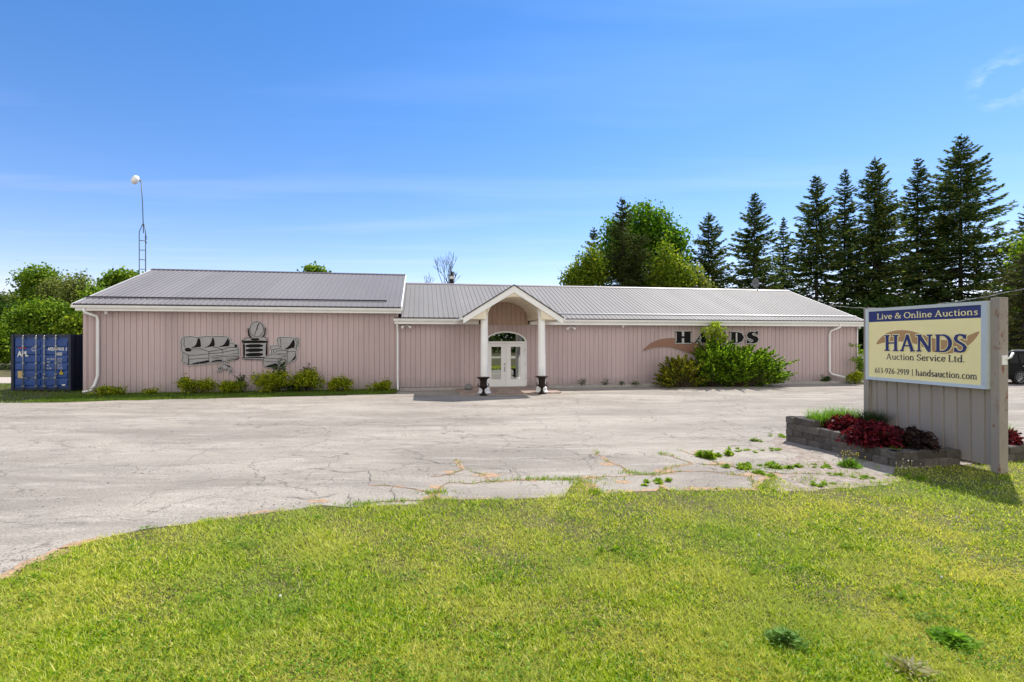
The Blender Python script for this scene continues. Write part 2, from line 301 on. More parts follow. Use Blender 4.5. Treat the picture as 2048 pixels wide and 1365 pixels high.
# asphalt: pale worn aggregate with cracks, dusty streaks and stains
def asphalt():
    m = bpy.data.materials.new('worn_asphalt'); m.use_nodes = True; t = m.node_tree; p = t.nodes['Principled BSDF']; p.inputs['Roughness'].default_value = 0.92
    p.inputs['Specular IOR Level'].default_value = 0.2
    L = t.links.new; tc = N(t, 'ShaderNodeTexCoord')
    def noise(scale, det=6.0, rough=0.6, st=None, dist=0.0, rot=0):
        n = N(t, 'ShaderNodeTexNoise', i_Scale=scale, i_Detail=det, i_Roughness=rough, i_Distortion=dist)
        mp = N(t, 'ShaderNodeMapping'); mp.inputs['Rotation'].default_value = (0, 0, rot)
        if st: mp.inputs['Scale'].default_value = st
        L(tc.outputs['Object'], mp.inputs[0]); L(mp.outputs[0], n.inputs['Vector']); return n
    def rng_(o, a, b, c=0.0, d=1.0):
        q = N(t, 'ShaderNodeMapRange'); q.inputs[1].default_value = a; q.inputs[2].default_value = b; q.inputs[3].default_value = c; q.inputs[4].default_value = d; L(o, q.inputs[0]); return q.outputs[0]
    def mix(f, a, b, fv=None):
        x = N(t, 'ShaderNodeMixRGB')
        if f is not None: L(f, x.inputs[0])
        else: x.inputs[0].default_value = fv
        for k, c in ((1, a), (2, b)):
            if isinstance(c, tuple): x.inputs[k].default_value = (*c, 1)
            else: L(c, x.inputs[k])
        return x.outputs[0]
    c = mix(rng_(noise(0.35, 5, 0.6, (0.5, 1.6, 1), 0.6).outputs['Fac'], 0.38, 0.62), (0.25, 0.218, 0.178), (0.40, 0.355, 0.293))
    c = mix(rng_(noise(1.6, 6, 0.7, (0.35, 2.2, 1), 0.8, 0.1).outputs['Fac'], 0.52, 0.68, 0, 0.55), c, (0.53, 0.48, 0.415))
    c = mix(rng_(noise(0.8, 6, 0.7, (0.5, 1.8, 1), 0.5, -0.15).outputs['Fac'], 0.52, 0.66, 0, 0.6), c, (0.21, 0.185, 0.16))
    c = mix(rng_(noise(3.3, 7, 0.75, (0.7, 1.3, 1), 0.6, 0.4).outputs['Fac'], 0.54, 0.66, 0, 0.4), c, (0.24, 0.205, 0.17))
    c = mix(rng_(noise(36, 3, 0.9).outputs['Fac'], 0.50, 0.58, 0.0, 0.75), c, (0.15, 0.13, 0.11))
    c = mix(rng_(noise(17, 5, 0.85).outputs['Fac'], 0.53, 0.66, 0.0, 0.5), c, (0.20, 0.175, 0.15))
    c = mix(rng_(noise(160, 2, 0.8).outputs['Fac'], 0.56, 0.70, 0.0, 0.6), c, (0.62, 0.59, 0.55))
    # crack network with a warped cell pattern, only where a mask lets it show
    wn = noise(1.3, 4, 0.6); ws = N(t, 'ShaderNodeVectorMath', operation='SCALE'); L(wn.outputs['Color'], ws.inputs[0]); ws.inputs['Scale'].default_value = 0.9
    wa = N(t, 'ShaderNodeVectorMath', operation='ADD'); L(tc.outputs['Object'], wa.inputs[0]); L(ws.outputs[0], wa.inputs[1])
    hts = None
    for sc, wdt, ms, lo in ((0.6, 0.012, 0.28, 0.44), (1.7, 0.024, 0.45, 0.53), (4.5, 0.04, 0.6, 0.60)):
        vo = N(t, 'ShaderNodeTexVoronoi', feature='DISTANCE_TO_EDGE', i_Scale=sc); L(wa.outputs[0], vo.inputs['Vector'])
        k = rng_(vo.outputs['Distance'], 0.0, wdt, 1.0, 0.0); mk = rng_(noise(ms, 5, 0.6).outputs['Fac'], lo, lo+0.06)
        mm = N(t, 'ShaderNodeMath', operation='MULTIPLY'); L(k, mm.inputs[0]); L(mk, mm.inputs[1])
        m2 = N(t, 'ShaderNodeMath', operation='MULTIPLY'); L(mm.outputs[0], m2.inputs[0]); m2.inputs[1].default_value = 0.75
        c = mix(m2.outputs[0], c, (0.10, 0.085, 0.07)); hts = m2
    L(c, p.inputs['Base Color'])
    b = N(t, 'ShaderNodeBump'); b.inputs['Strength'].default_value = 0.55; b.inputs['Distance'].default_value = 0.012
    L(noise(45, 6, 0.8).outputs['Fac'], b.inputs['Height'])
    b2 = N(t, 'ShaderNodeBump'); b2.inputs['Strength'].default_value = 0.5; b2.inputs['Distance'].default_value = 0.12
    L(noise(1.0, 4, 0.5).outputs['Fac'], b2.inputs['Height']); L(b2.outputs[0], b.inputs['Normal'])
    L(b.outputs[0], p.inputs['Normal']); return m
M['asphalt'] = asphalt()
M['gravel'] = mat('gravel', (0.42, 0.36, 0.30), 0.95, var=0.2, vscale=8, bump=0.5)
def turf():
    m = mat('turf', (0.085, 0.075, 0.022), 0.95, var=0.35, vscale=1.2, bump=0.8, bscale=60)
    return m
M['turf'] = turf()
M['grass'] = foliage('grass_blades', ((0.035, 0.10, 0.004), (0.14, 0.27, 0.006), (0.34, 0.45, 0.012), (0.51, 0.56, 0.026), (0.84, 0.76, 0.34)), 0.45, 0.5, patch=((0.70, 0.60, 0.18), 0.52), pscale=1.1)
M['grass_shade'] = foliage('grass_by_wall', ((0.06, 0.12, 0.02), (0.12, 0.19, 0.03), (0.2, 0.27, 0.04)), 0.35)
M['weed'] = foliage('weed_leaves', ((0.08, 0.17, 0.015), (0.18, 0.30, 0.02), (0.36, 0.44, 0.04)), 0.45)
M['spruce'] = foliage('spruce_needles', ((0.016, 0.040, 0.016), (0.042, 0.088, 0.030), (0.10, 0.155, 0.04), (0.27, 0.28, 0.06)), 0.35, 0.7)
M['pine'] = foliage('olive_needles', ((0.04, 0.05, 0.014), (0.075, 0.09, 0.022), (0.13, 0.13, 0.035)), 0.2, 0.7)
M['cedar'] = foliage('cedar_sprays', ((0.018, 0.036, 0.010), (0.05, 0.078, 0.018), (0.14, 0.17, 0.035)), 0.3, 0.7)
M['maple'] = foliage('maple_leaves', ((0.03, 0.09, 0.010), (0.075, 0.17, 0.014), (0.17, 0.31, 0.025)), 0.45)
M['ygreen'] = foliage('yellow_green_leaves', ((0.05, 0.11, 0.010), (0.13, 0.20, 0.015), (0.30, 0.34, 0.03)), 0.45)
M['sapling'] = foliage('sapling_leaves', ((0.09, 0.16, 0.015), (0.27, 0.36, 0.03), (0.56, 0.62, 0.07)), 0.45)
M['lgreen'] = foliage('light_green_leaves', ((0.05, 0.11, 0.010), (0.13, 0.23, 0.018), (0.30, 0.40, 0.045)), 0.4)
M['ggreen'] = foliage('grey_green_leaves', ((0.09, 0.13, 0.035), (0.17, 0.21, 0.06), (0.30, 0.32, 0.10)), 0.4)
M['dgreen'] = foliage('deep_green_leaves', ((0.022, 0.055, 0.012), (0.04, 0.085, 0.016), (0.075, 0.13, 0.022)), 0.35)
M['spirea'] = foliage('spirea_leaves', ((0.04, 0.08, 0.006), (0.20, 0.26, 0.010), (0.60, 0.60, 0.03)), 0.4)
M['juniper'] = foliage('juniper_sprays', ((0.008, 0.024, 0.005), (0.03, 0.08, 0.008), (0.15, 0.30, 0.012), (0.48, 0.68, 0.04)), 0.45, 0.6)
M['gjuniper'] = foliage('golden_juniper', ((0.015, 0.03, 0.008), (0.08, 0.11, 0.012), (0.50, 0.46, 0.03)), 0.35, 0.6)
M['redleaf'] = foliage('red_leaves', ((0.030, 0.006, 0.009), (0.085, 0.009, 0.016), (0.24, 0.020, 0.032)), 0.25, 0.3)
M['darkleaf'] = foliage('dark_purple_leaves', ((0.015, 0.010, 0.010), (0.03, 0.018, 0.016), (0.05, 0.025, 0.02)), 0.1, 0.5)
M['clover'] = foliage('clover_leaves', ((0.05, 0.13, 0.008), (0.12, 0.25, 0.015), (0.24, 0.38, 0.03)), 0.35)
M['lily'] = foliage('lily_blades', ((0.08, 0.18, 0.02), (0.16, 0.32, 0.03), (0.26, 0.42, 0.05)), 0.35, 0.35)
M['dlily'] = foliage('dark_grass_blades', ((0.02, 0.04, 0.012), (0.04, 0.07, 0.018), (0.07, 0.10, 0.03)), 0.25, 0.4)
M['dry'] = foliage('dry_leaves', ((0.20, 0.20, 0.08), (0.32, 0.30, 0.15), (0.42, 0.38, 0.24)), 0.2)
M['sage'] = foliage('sage_leaves', ((0.08, 0.17, 0.03), (0.14, 0.26, 0.05), (0.22, 0.34, 0.09)), 0.2)
M['fluff'] = mat('white_petals', (0.6, 0.6, 0.55), 0.8)
M['ylw'] = mat('yellow_petals', (0.75, 0.55, 0.03), 0.7)
M['far'] = foliage('far_leaves', ((0.03, 0.06, 0.015), (0.06, 0.10, 0.02), (0.10, 0.15, 0.03)), 0.2)
# ------------------------------------------------------------------ ground, lot, paths
m = MB(); xs = [-1500, -300, -60, 60, 300, 1500]
m.quad((-1500, -1500, 0), (1500, -1500, 0), (1500, 1500, 0), (-1500, 1500, 0))
tag(m.build('lawn_ground', M['turf']), kind='structure')
front = [(-60, -2.0), (-22, 0.2), (-12, 2.1), (-7.4, 3.6)]
fpx = [(0,1165),(60,1130),(120,1104),(200,1080),(300,1058),(380,1050),(450,1040),(520,1030),(600,1020),(640,1012),(700,1017),(780,1012),(838,1011),(856,1001),(866,990),(884,1001),(930,1001),(1000,1000),(1090,998),(1128,996),(1140,976),(1163,963),(1188,974),(1204,989),(1250,986),(1310,984),(1322,972),(1336,983),(1400,982),(1508,982),(1530,960),(1546,950),(1566,962),(1600,977),(1700,973),(1780,962)]
front += [gnd(*p) for p in fpx] + [(6.75, 9.0), (8.4, 9.35), (9.9, 10.3), (13, 11.4), (24, 14), (60, 20)]
def back_w(u, v): return b2w(u, v)
back = [(60, 40), (32, 40), b2w(24.6, 6), b2w(24.2, -0.3), b2w(5.9, -0.3), b2w(-1.0, -0.35), b2w(-1.1, -1.9), b2w(-5, -2.25), b2w(-9, -2.5), b2w(-11.5, -2.6), b2w(-13, -3.0), (-19, 18.6), (-24, 17.6), (-40, 16.5), (-60, 16)]
LOT = front+back
m = MB(); m.add([(x, y, 0.004) for x, y in LOT], [tuple(range(len(LOT)))]); lot = m.build('parking_lot', M['asphalt'])
# triangulate the concave sheet properly
import bmesh
bm = bmesh.new(); bm.from_mesh(lot.data); bmesh.ops.triangulate(bm, faces=bm.faces[:], ngon_method='EAR_CLIP'); bm.to_mesh(lot.data); bm.free()
tag(lot, kind='structure')
m = MB(); m.add([(x, y, 0.004) for x, y in ((-70, 27.0), (-21.6, 27.2), (-21.6, 31.5), (-70, 32.5))], [(0, 1, 2, 3)]); tag(m.build('gravel_path', M['gravel']), kind='structure')
m = MB(); m.add([(x, y, 0.004) for x, y in ((-200, -22), (200, -22), (200, -15), (-200, -15))], [(0, 1, 2, 3)]); tag(m.build('road', M['gravel']), kind='structure')
def inlot(x, y):
    c = False; n = len(LOT)
    for i in range(n):
        x0, y0 = LOT[i]; x1, y1 = LOT[i-1]
        if (y0 > y) != (y1 > y) and x < (x1-x0)*(y-y0)/(y1-y0)+x0: c = not c
    return c
def inpoly_np(px, py, poly):
    c = np.zeros(len(px), bool); n = len(poly)
    for i in range(n):
        x0, y0 = poly[i]; x1, y1 = poly[i-1]
        if y0 == y1: continue
        c ^= ((y0 > py) != (y1 > py)) & (px < (x1-x0)*(py-y0)/(y1-y0)+x0)
    return c
# ------------------------------------------------------------------ building
B = empty('auction_hall', (bn[0]*BD, bn[1]*BD, 0), BA, 'long low pink metal sided hall with grey ribbed roof and white gabled entrance porch', 'building')
PITCH = 0.2286
def ribbed_wall(u0, u1, z0, z1, y=0.0, pitch=PITCH, groove=0.016, depth=0.022, ztop=None):
    m = MB(); pts = [(u0, y)]; u = u0+pitch*0.6
    while u < u1-0.03:
        pts += [(u-groove, y), (u-groove*0.4, y+depth), (u+groove*0.4, y+depth), (u+groove, y), ]
        pts += [(u+pitch*0.48-0.006, y), (u+pitch*0.48, y+0.0035), (u+pitch*0.48+0.006, y)]
        u += pitch
    pts = [p for p in pts if p[0] < u1]; pts.append((u1, y)); n = len(pts)
    zt_ = ztop or (lambda u: z1)
    m.add([(a, b, z0) for a, b in pts]+[(a, b, zt_(a)) for a, b in pts], [(i, i+1, n+i+1, n+i) for i in range(n-1)])
    return m
EL, ER = 3.80, 3.34; RV_L, RZ_L = 5.85, 6.06; RV_R, RZ_R = 5.45, 5.53
EV = -0.45
m = ribbed_wall(-13.96, -1.12, 0.06, 3.56); m.box((-13.96, 0.03, 0.0), (-1.12, 11.9, 3.5)); m.box((-14.0, -0.02, 0.05), (-13.87, 0.03, 3.56))
m.prism_y
# gable end wall (left), facing left, and gable triangle between the two roofs
m.add([(-13.95, 0.03, 3.5), (-13.95, 11.7, 3.5), (-13.95, RV_L, 5.95)], [(0, 1, 2)])
m.add([(-1.13, 0.03, 3.5), (-1.13, 11.7, 3.5), (-1.13, RV_L, 5.95)], [(0, 1, 2)])
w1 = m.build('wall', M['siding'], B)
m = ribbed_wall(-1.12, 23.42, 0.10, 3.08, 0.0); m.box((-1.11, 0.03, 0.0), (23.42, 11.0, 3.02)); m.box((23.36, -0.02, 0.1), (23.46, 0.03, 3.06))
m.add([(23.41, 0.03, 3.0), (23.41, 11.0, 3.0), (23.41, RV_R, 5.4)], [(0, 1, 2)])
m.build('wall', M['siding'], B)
# higher siding panel inside the porch vault
def vault_z(u):
    x = (u-3.88)/1.18
    return 3.36+0.76*(max(0, 1-abs(x)**2.0))**0.62
m = ribbed_wall(2.72, 5.05, 3.03, 3.5, -0.012, ztop=lambda u: vault_z(u)+0.02); m.box((2.72, -0.035, 3.02), (5.05, -0.012, 3.05))
m.build('entry_wall_panel', M['siding_entry'], B)
m = MB(); m.box((-13.93, -0.012, 0), (-1.15, 0.0, 0.07)); m.box((-1.0, -0.5, 0.0), (2.0, -0.02, 0.075)); m.box((5.95, -0.55, 0.0), (23.6, -0.02, 0.11))
m.build('foundation_ledge', M['concrete'], B, bevel=0.01)
def ribbed_roof(u0, u1, v0, v1, z0, slope, thick=0.03, pitch=PITCH, first=None):
    m = MB(); pts = [(u0, 0)]; u = first if first is not None else u0+0.06
    while u < u1-0.04:
        pts += [(u-0.022, 0), (u-0.009, 0.021), (u+0.009, 0.021), (u+0.022, 0)]; u += pitch
    pts.append((u1, 0)); n = len(pts)
    za, zb = z0, z0+slope*(v1-v0)
    m.add([(a, v0, za+b) for a, b in pts]+[(a, v1, zb+b) for a, b in pts], [(i, i+1, n+i+1, n+i) for i in range(n-1)])
    m.add([(u0, v0, za-thick), (u1, v0, za-thick), (u1, v1, zb-thick), (u0, v1, zb-thick)], [(0, 3, 2, 1)])
    return m
SLP_L = (RZ_L-EL)/(RV_L-EV); SLP_R = (RZ_R-ER)/(RV_R-EV)
m = ribbed_roof(-14.13, -0.95, EV, RV_L, EL, SLP_L)
m2 = MB(); m2.add([(-14.13, RV_L, RZ_L), (-0.95, RV_L, RZ_L), (-0.95, 12.2, EL), (-14.13, 12.2, EL)], [(0, 1, 2, 3)]); m.add(m2.v, m2.f)
R1 = m.build('roof', M['roof'], B, 'taller left roof of grey ribbed metal')
m = ribbed_roof(-0.93, 2.5, EV, RV_R, ER, SLP_R, first=-0.82)
a = ribbed_roof(2.5, 5.3, 0.3, RV_R, ER+SLP_R*(0.3-EV), SLP_R, first=-0.82+15*PITCH); m.add(a.v, a.f)
a = ribbed_roof(5.3, 23.55, EV, RV_R, ER, SLP_R, first=-0.82+27*PITCH); m.add(a.v, a.f)
m.add([(-0.93, RV_R, RZ_R), (23.55, RV_R, RZ_R), (23.55, 11.35, ER), (-0.93, 11.35, ER)], [(0, 1, 2, 3)])
R2 = m.build('roof', M['roof2'], B, 'lower right roof of grey ribbed metal')
def slope_bar(u0, u1, v, z, w, h, slope): # a bar lying on the roof along u
    m = MB(); c = 1/sqrt(1+slope*slope); s_ = slope*c
    P = []
    for uu in (u0, u1):
        for (a, b) in ((0, 0), (w, 0), (w, h), (0, h)): P.append((uu, v+a*c-b*s_, z+a*s_+b*c))
    m.add(P, [(0, 1, 2, 3), (7, 6, 5, 4), (0, 4, 5, 1), (1, 5, 6, 2), (2, 6, 7, 3), (3, 7, 4, 0)]); return m
slope_bar(-14.13, -1.62, 0.33, EL+SLP_L*0.78+0.03, 0.05, 0.055, SLP_L).build('snow_guard', M['dark'], R1)
slope_bar(6.6, 23.55, 0.15, ER+SLP_R*0.60+0.028, 0.06, 0.03, SLP_R).build('snow_guard', M['steel'], R2)
m = MB(); m.prism_y([(0, 0)]*3, 0, 0) if False else None
for (ua, ub, rv, rz, sl_, par, mm_) in ((-14.16, -0.93, RV_L, RZ_L, SLP_L, R1, M['dark']), (-0.93, 23.57, RV_R, RZ_R, SLP_R, R2, M['steel'])):
    q = MB(); w = 0.16
    q.add([(ua, rv-w, rz-w*sl_+0.028), (ua, rv, rz+0.05), (ua, rv+w, rz-w*sl_+0.028), (ub, rv-w, rz-w*sl_+0.028), (ub, rv, rz+0.05), (ub, rv+w, rz-w*sl_+0.028)],
          [(0, 3, 4, 1), (1, 4, 5, 2), (0, 1, 2), (3, 5, 4)])
    q.build('ridge_cap', mat('ridge_brown', (0.10, 0.08, 0.085), 0.5) if par is R1 else mat('ridge_grey', (0.24, 0.20, 0.20), 0.5), par)
# dark drip edge between roofing and gutter
m = MB(); m.box((-14.13, EV-0.005, EL-0.065), (-0.95, EV+0.06, EL-0.004)); m.build('drip_edge', M['dark'], R1)
m = MB(); m.box((-1.26, EV-0.005, ER-0.06), (1.95, EV+0.06, ER-0.004)); m.box((5.85, EV-0.005, ER-0.05), (23.53, EV+0.06, ER-0.004)); m.build('drip_edge', M['dark'], R2)
def gutter(u0, u1, ztop, zbot):
    m = MB(); y = EV
    pf = [(y-0.01, ztop), (y-0.01, ztop-0.03), (y+0.0, ztop-0.05), (y+0.02, ztop-0.105), (y+0.11, ztop-0.105), (y+0.11, ztop)]
    n = len(pf)
    m.add([(u0, a, b) for a, b in pf]+[(u1, a, b) for a, b in pf], [tuple(range(n))[::-1], tuple(range(n, 2*n))]+[(i, (i+1) % n, (i+1) % n+n, i+n) for i in range(n)])
    return m
gutter(-14.2, -0.93, EL-0.066, 0).build('gutter', M['white'], B)
gutter(-1.28, 1.9, ER-0.062, 0).build('gutter', M['white'], B); gutter(5.9, 23.57, ER-0.052, 0).build('gutter', M['white'], B)
m = MB(); m.box((-14.1, -0.35, 3.52), (-0.95, 0.0, 3.63)); m.box((-14.1, -0.34, 3.63), (-14.06, 6, 3.66)); m.build('fascia', M['white'], B)
m = MB(); m.box((-1.24, -0.35, 3.04), (2.62, 0.0, 3.18)); m.box((5.12, -0.35, 3.04), (23.52, 0.0, 3.18)); m.box((5.98, -0.34, 3.18), (23.5, -0.1, 3.24)); m.build('fascia', M['white'], B)
# rake boards
def rake(u0, u1, v0, z0, v1, z1, h, name='rake_board', mt='white'):
    m = MB(); m.hexa([(u0, v0, z0-h), (u1, v0, z0-h), (u1, v1, z1-h), (u0, v1, z1-h), (u0, v0, z0), (u1, v0, z0), (u1, v1, z1), (u0, v1, z1)]); return m.build(name, M[mt], B)
rake(-0.949, -0.90, EV, EL+0.02, RV_L, RZ_L+0.02, 0.2); rake(-14.17, -14.131, EV, EL-0.0, RV_L, RZ_L, 0.16)
rake(23.551, 23.59, EV, ER, RV_R, RZ_R, 0.16)
m = MB(); m.box((-0.96, -0.28, 3.10), (-0.90, 0.0, 3.55)); 
# downspouts
def pipe(pts, w=0.05): m = MB(); m.tube(pts, w, 6); return m.build('downspout', M['white'], B)
pipe([(-13.78, -0.38, 3.62), (-13.75, -0.36, 3.45), (-13.45, -0.10, 3.30), (-13.42, -0.07, 3.15), (-13.42, -0.07, 0.8), (-13.52, -0.1, 0.42), (-13.62, -0.2, 0.18), (-13.85, -0.32, 0.14)], 0.057)
pipe([(-1.14, -0.38, 3.16), (-1.12, -0.12, 2.9), (-1.11, -0.08, 2.6), (-1.11, -0.08, 0.5), (-1.10, -0.15, 0.1), (-1.08, -0.45, 0.05)], 0.047)
pipe([(22.05, -0.38, 3.2), (22.05, -0.36, 3.0), (21.70, -0.12, 2.8), (21.65, -0.08, 2.6), (21.65, -0.08, 0.62), (21.75, -0.12, 0.47), (22.9, -0.6, 0.14), (23.2, -0.75, 0.10)], 0.055)
pipe([(23.40, -0.06, 3.0), (23.40, -0.06, 0.3)], 0.03)
# ---- porch
for a, b, c in ((1.9, 2.62, 3.181), (5.12, 5.98, 3.241)): m = MB(); m.box((a, -0.34, c), (b, -0.3, 3.42)); m.build('porch_infill', M['cream'], B)
AX, EZ, AZ, HW, FV = 3.84, 3.30, 4.66, 2.15, -2.95
def porch_slab(sgn, name, mt, off, th, v0, v1, inset=0.0, hw=HW):
    m = MB(); sl_ = (AZ-EZ)/HW
    x0, z0 = AX, AZ+off; x1, z1 = AX+sgn*hw, AZ+off-sl_*hw
    m.hexa([(x0, v0, z0-th), (x1, v0, z1-th), (x1, v1, z1-th), (x0, v1, z0-th), (x0, v0, z0), (x1, v0, z1), (x1, v1, z1), (x0, v1, z0)])
    return m.build(name, mt, B)
for s_ in (-1, 1):
    porch_slab(s_, 'porch_roof', M['dark'], 0.0, 0.05, FV-0.03, 3.1, hw=HW+0.03)
    m = MB(); sl_ = (AZ-EZ)/HW; x1 = AX+s_*HW
    m.hexa([(AX, FV, AZ-0.34), (x1, FV, EZ-0.31), (x1, FV+0.04, EZ-0.31), (AX, FV+0.04, AZ-0.34), (AX, FV, AZ-0.052), (x1, FV, EZ-0.052), (x1, FV+0.04, EZ-0.052), (AX, FV+0.04, AZ-0.052)])
    m.build('gable_board', M['white'], B)
    # side gutter and flat soffit
    m = MB(); m.box((min(x1, x1+s_*0.11), FV+0.05, EZ-0.15), (max(x1, x1+s_*0.11), EV-0.02, EZ-0.05)); m.build('porch_gutter', M['white'], B)
    xa, xb = sorted((AX+s_*(HW-0.01), AX+s_*1.33)); m = MB(); m.box((xa, FV+0.045, EZ-0.12), (xb, -0.36, EZ-0.09)); m.build('porch_soffit', M['cream'], B)
    xa, xb = sorted((AX+s_*1.325, AX+s_*1.17)); m = MB(); m.box((xa, FV+0.045, EZ-0.07), (xb, -0.06, 3.6)); m.build('porch_beam', M['cream'], B)
m = MB(); n = 24; us = [2.70+2.36*i/n for i in range(n+1)]; P = []
for v in (FV+0.045, -0.04):
    P += [(u, v, vault_z(u)) for u in us]
for v in (FV+0.045, -0.04):
    P += [(u, v, vault_z(u)+0.03) for u in us]
k = n+1
F = [(i, i+1, k+i+1, k+i) for i in range(n)]+[(2*k+i, 3*k+i, 3*k+i+1, 2*k+i+1) for i in range(n)]+[(i, 2*k+i, 2*k+i+1, i+1) for i in range(n)]
m.add(P, F)
for i in range(1, 12):     # plank seams as thin battens
    u = 2.70+2.36*i/12; z = vault_z(u)-0.002; m.add([(u-0.006, FV+0.05, z-0.006), (u+0.006, FV+0.05, z-0.006), (u+0.006, -0.05, z-0.006), (u-0.006, -0.05, z-0.006)], [(0, 1, 2, 3)])
m.build('vault_ceiling', M['cream'], B)
for s_ in (-1, 1):
    a = [(AX+s_*(HW-0.02), 3.18), (AX+s_*(HW-0.02), 3.20), (AX+s_*1.17, 3.80), (AX+s_*1.17, 3.18)]
    m = MB(); m.prism_y(a, FV+0.042, FV+0.06); m.build('porch_soffit_end', M['cream'], B)
m = MB(); m.prism_y([(2.7, 3.6)]+[(u, vault_z(u)+0.001) for u in us]+[(5.06, 3.6), (AX+0.0, AZ-0.2)], FV+0.045, FV+0.06); m.build('porch_tympanum', M['cream'], B)
for cu in (2.61, 5.10):
    m = MB(); c = (cu, -2.66, 0)
    m.lathe([(0.165, 0.10), (0.165, 0.12), (0.163, 2.0), (0.150, 3.35), (0.150, 3.37), (0.175, 3.385), (0.175, 3.41), (0.150, 3.425), (0.152, 3.50), (0.19, 3.52), (0.20, 3.57)], c)
    C_ = m.build('porch_column', M['white'], B)
    q = MB(); q.lathe([(0.29, 0.0), (0.29, 0.07), (0.26, 0.10), (0.22, 0.17), (0.24, 0.21), (0.21, 0.27), (0.168, 0.31), (0.166, 0.33)], c); q.build('column_base', M['white'], C_)
    q = MB(); q.box((cu-0.2, -2.86, 3.57), (cu+0.2, -2.46, 3.62)); q.build('capital', M['white'], C_)
# ---- doors
DL, DR, DB, DT = 2.95, 4.98, 0.12, 2.20; DC = (DL+DR)/2
m = MB()
m.box((DL, -0.05, DB-0.03), (DL+0.075, 0.02, DT)); m.box((DR-0.075, -0.05, DB-0.03), (DR, 0.02, DT)); m.box((DL+0.075, -0.05, DT-0.06), (DR-0.075, 0.02, DT+0.04)); m.box((DL+0.075, -0.06, DB-0.05), (DR-0.075, 0.02, DB))
hw_ = (DR-DL)/2; arc = []
def az(x, r, h): return DT+0.03+h*(max(0, 1-(x/r)**2))**0.5
nn = 28
for i in range(nn):
    a0, a1 = pi-pi*i/nn, pi-pi*(i+1)/nn
    o0, o1 = (DC+hw_*cos(a0), DT+0.53*sin(a0)), (DC+hw_*cos(a1), DT+0.53*sin(a1))
    i0, i1 = (DC+(hw_-0.075)*cos(a0), DT+0.455*sin(a0)), (DC+(hw_-0.075)*cos(a1), DT+0.455*sin(a1))
    m.hexa([(i0[0], -0.05, i0[1]), (i1[0], -0.05, i1[1]), (i1[0], 0.0, i1[1]), (i0[0], 0.0, i0[1]), (o0[0], -0.05, o0[1]), (o1[0], -0.05, o1[1]), (o1[0], 0.0, o1[1]), (o0[0], 0.0, o0[1])])
m.build('door_frame', M['white'], B)
m = MB(); m.prism_y([(DC+(hw_-0.07)*cos(pi*i/24), DT+0.03+0.43*sin(pi*i/24)) for i in range(25)], -0.02, -0.012); m.build('transom_window', M['glass'], B)
for s_ in (-1, 1):
    xa, xb = (DL+0.08, DC-0.004) if s_ < 0 else (DC+0.004, DR-0.08)
    ga, gb = (xa+xb)/2-0.235, (xa+xb)/2+0.235; z0, z1, gz0, gz1 = DB+0.005, DT-0.065, 0.42, 1.98
    m = MB(); y0, y1 = -0.035, -0.005
    m.box((xa, y0, z0), (ga, y1, z1)); m.box((gb, y0, z0), (xb, y1, z1)); m.box((ga, y0, z0), (gb, y1, gz0)); m.box((ga, y0, gz1), (gb, y1, z1))
    d_ = m.build('door', M['white'], B)
    m = MB(); m.box((ga, -0.02, gz0), (gb, -0.012, gz1)); m.build('pane', M['glass'], d_)
    m = MB()
    for (a, b, c, e) in ((ga-0.02, ga, gz0-0.02, gz1+0.02), (gb, gb+0.02, gz0-0.02, gz1+0.02), (ga, gb, gz0-0.02, gz0), (ga, gb, gz1, gz1+0.02)): m.box((a, -0.045, c), (b, -0.0352, e))
    m.build('pane_trim', M['white'], d_)
    if s_ < 0:
        m = MB(); m.tube([(xb-0.06, -0.036, 1.02), (xb-0.06, -0.09, 1.0), (xb-0.06, -0.09, 0.82), (xb-0.06, -0.036, 0.80)], 0.013, 8); m.build('handle', M['darksteel'], d_)
        m = MB(); m.lathe([(0.03, 0), (0.03, 0.05)], (xb-0.06, -0.05, 1.12), 12); m.build('lock', M['darksteel'], d_)
    else:
        m = MB(); m.box((ga+0.02, -0.0225, 1.42), (ga+0.2, -0.0205, 1.52)); m.build('notice', M['txt_white'], d_)
        for hz in (0.4, 1.1, 1.8):
            m = MB(); m.tube([(xb+0.004, -0.055, hz), (xb+0.004, -0.055, hz+0.1)], 0.011, 8); m.build('hinge', M['steel'], d_)
# floodlights and cameras under the eaves
def flood(u, z):
    e = empty('floodlight', label=None); e.parent = B; e.location = (u, -0.10, z)
    m = MB(); m.lathe([(0.05, 0), (0.05, 0.04)], (0, 0.03, 0), 12); m.build('mount', M['white'], e)
    for s_ in (-1, 1):
        m = MB(); m.tube([(s_*0.04, 0, 0), (s_*0.12, -0.05, -0.03), (s_*0.16, -0.09, -0.06), (s_*0.20, -0.13, -0.09)], [0.02, 0.03, 0.055, 0.065], 10); m.build('lamp', M['white'], e)
u_, z_ = wall_pt(813, 653); flood(u_, z_); u_, z_ = wall_pt(1140, 656); flood(u_, z_)
def seccam(px, py):
    u, z = wall_pt(px, py, -0.3); m = MB(); m.lathe([(0.06, 0), (0.06, 0.05), (0.045, 0.06)], (u, -0.2, 3.44 if u < 0 else 2.98), 14)
    m.lathe([(0.01, -0.07), (0.045, -0.05), (0.055, 0.0)], (u, -0.2, 3.44 if u < 0 else 2.98), 14); m.build('security_camera', M['white'], B)
seccam(209, 625); seccam(1248, 656); seccam(1722, 662)
m = MB(); u_, z_ = wall_pt(1396, 580, 5.45); m.lathe([(0.09, 0), (0.09, 0.25), (0.15, 0.26), (0.13, 0.31), (0.02, 0.34)], (u_, 5.7, 5.45), 12); m.build('roof_vent', M['dark'], R2)
for (pu, pv, pz) in ((-1.0, 0, 0),): pass
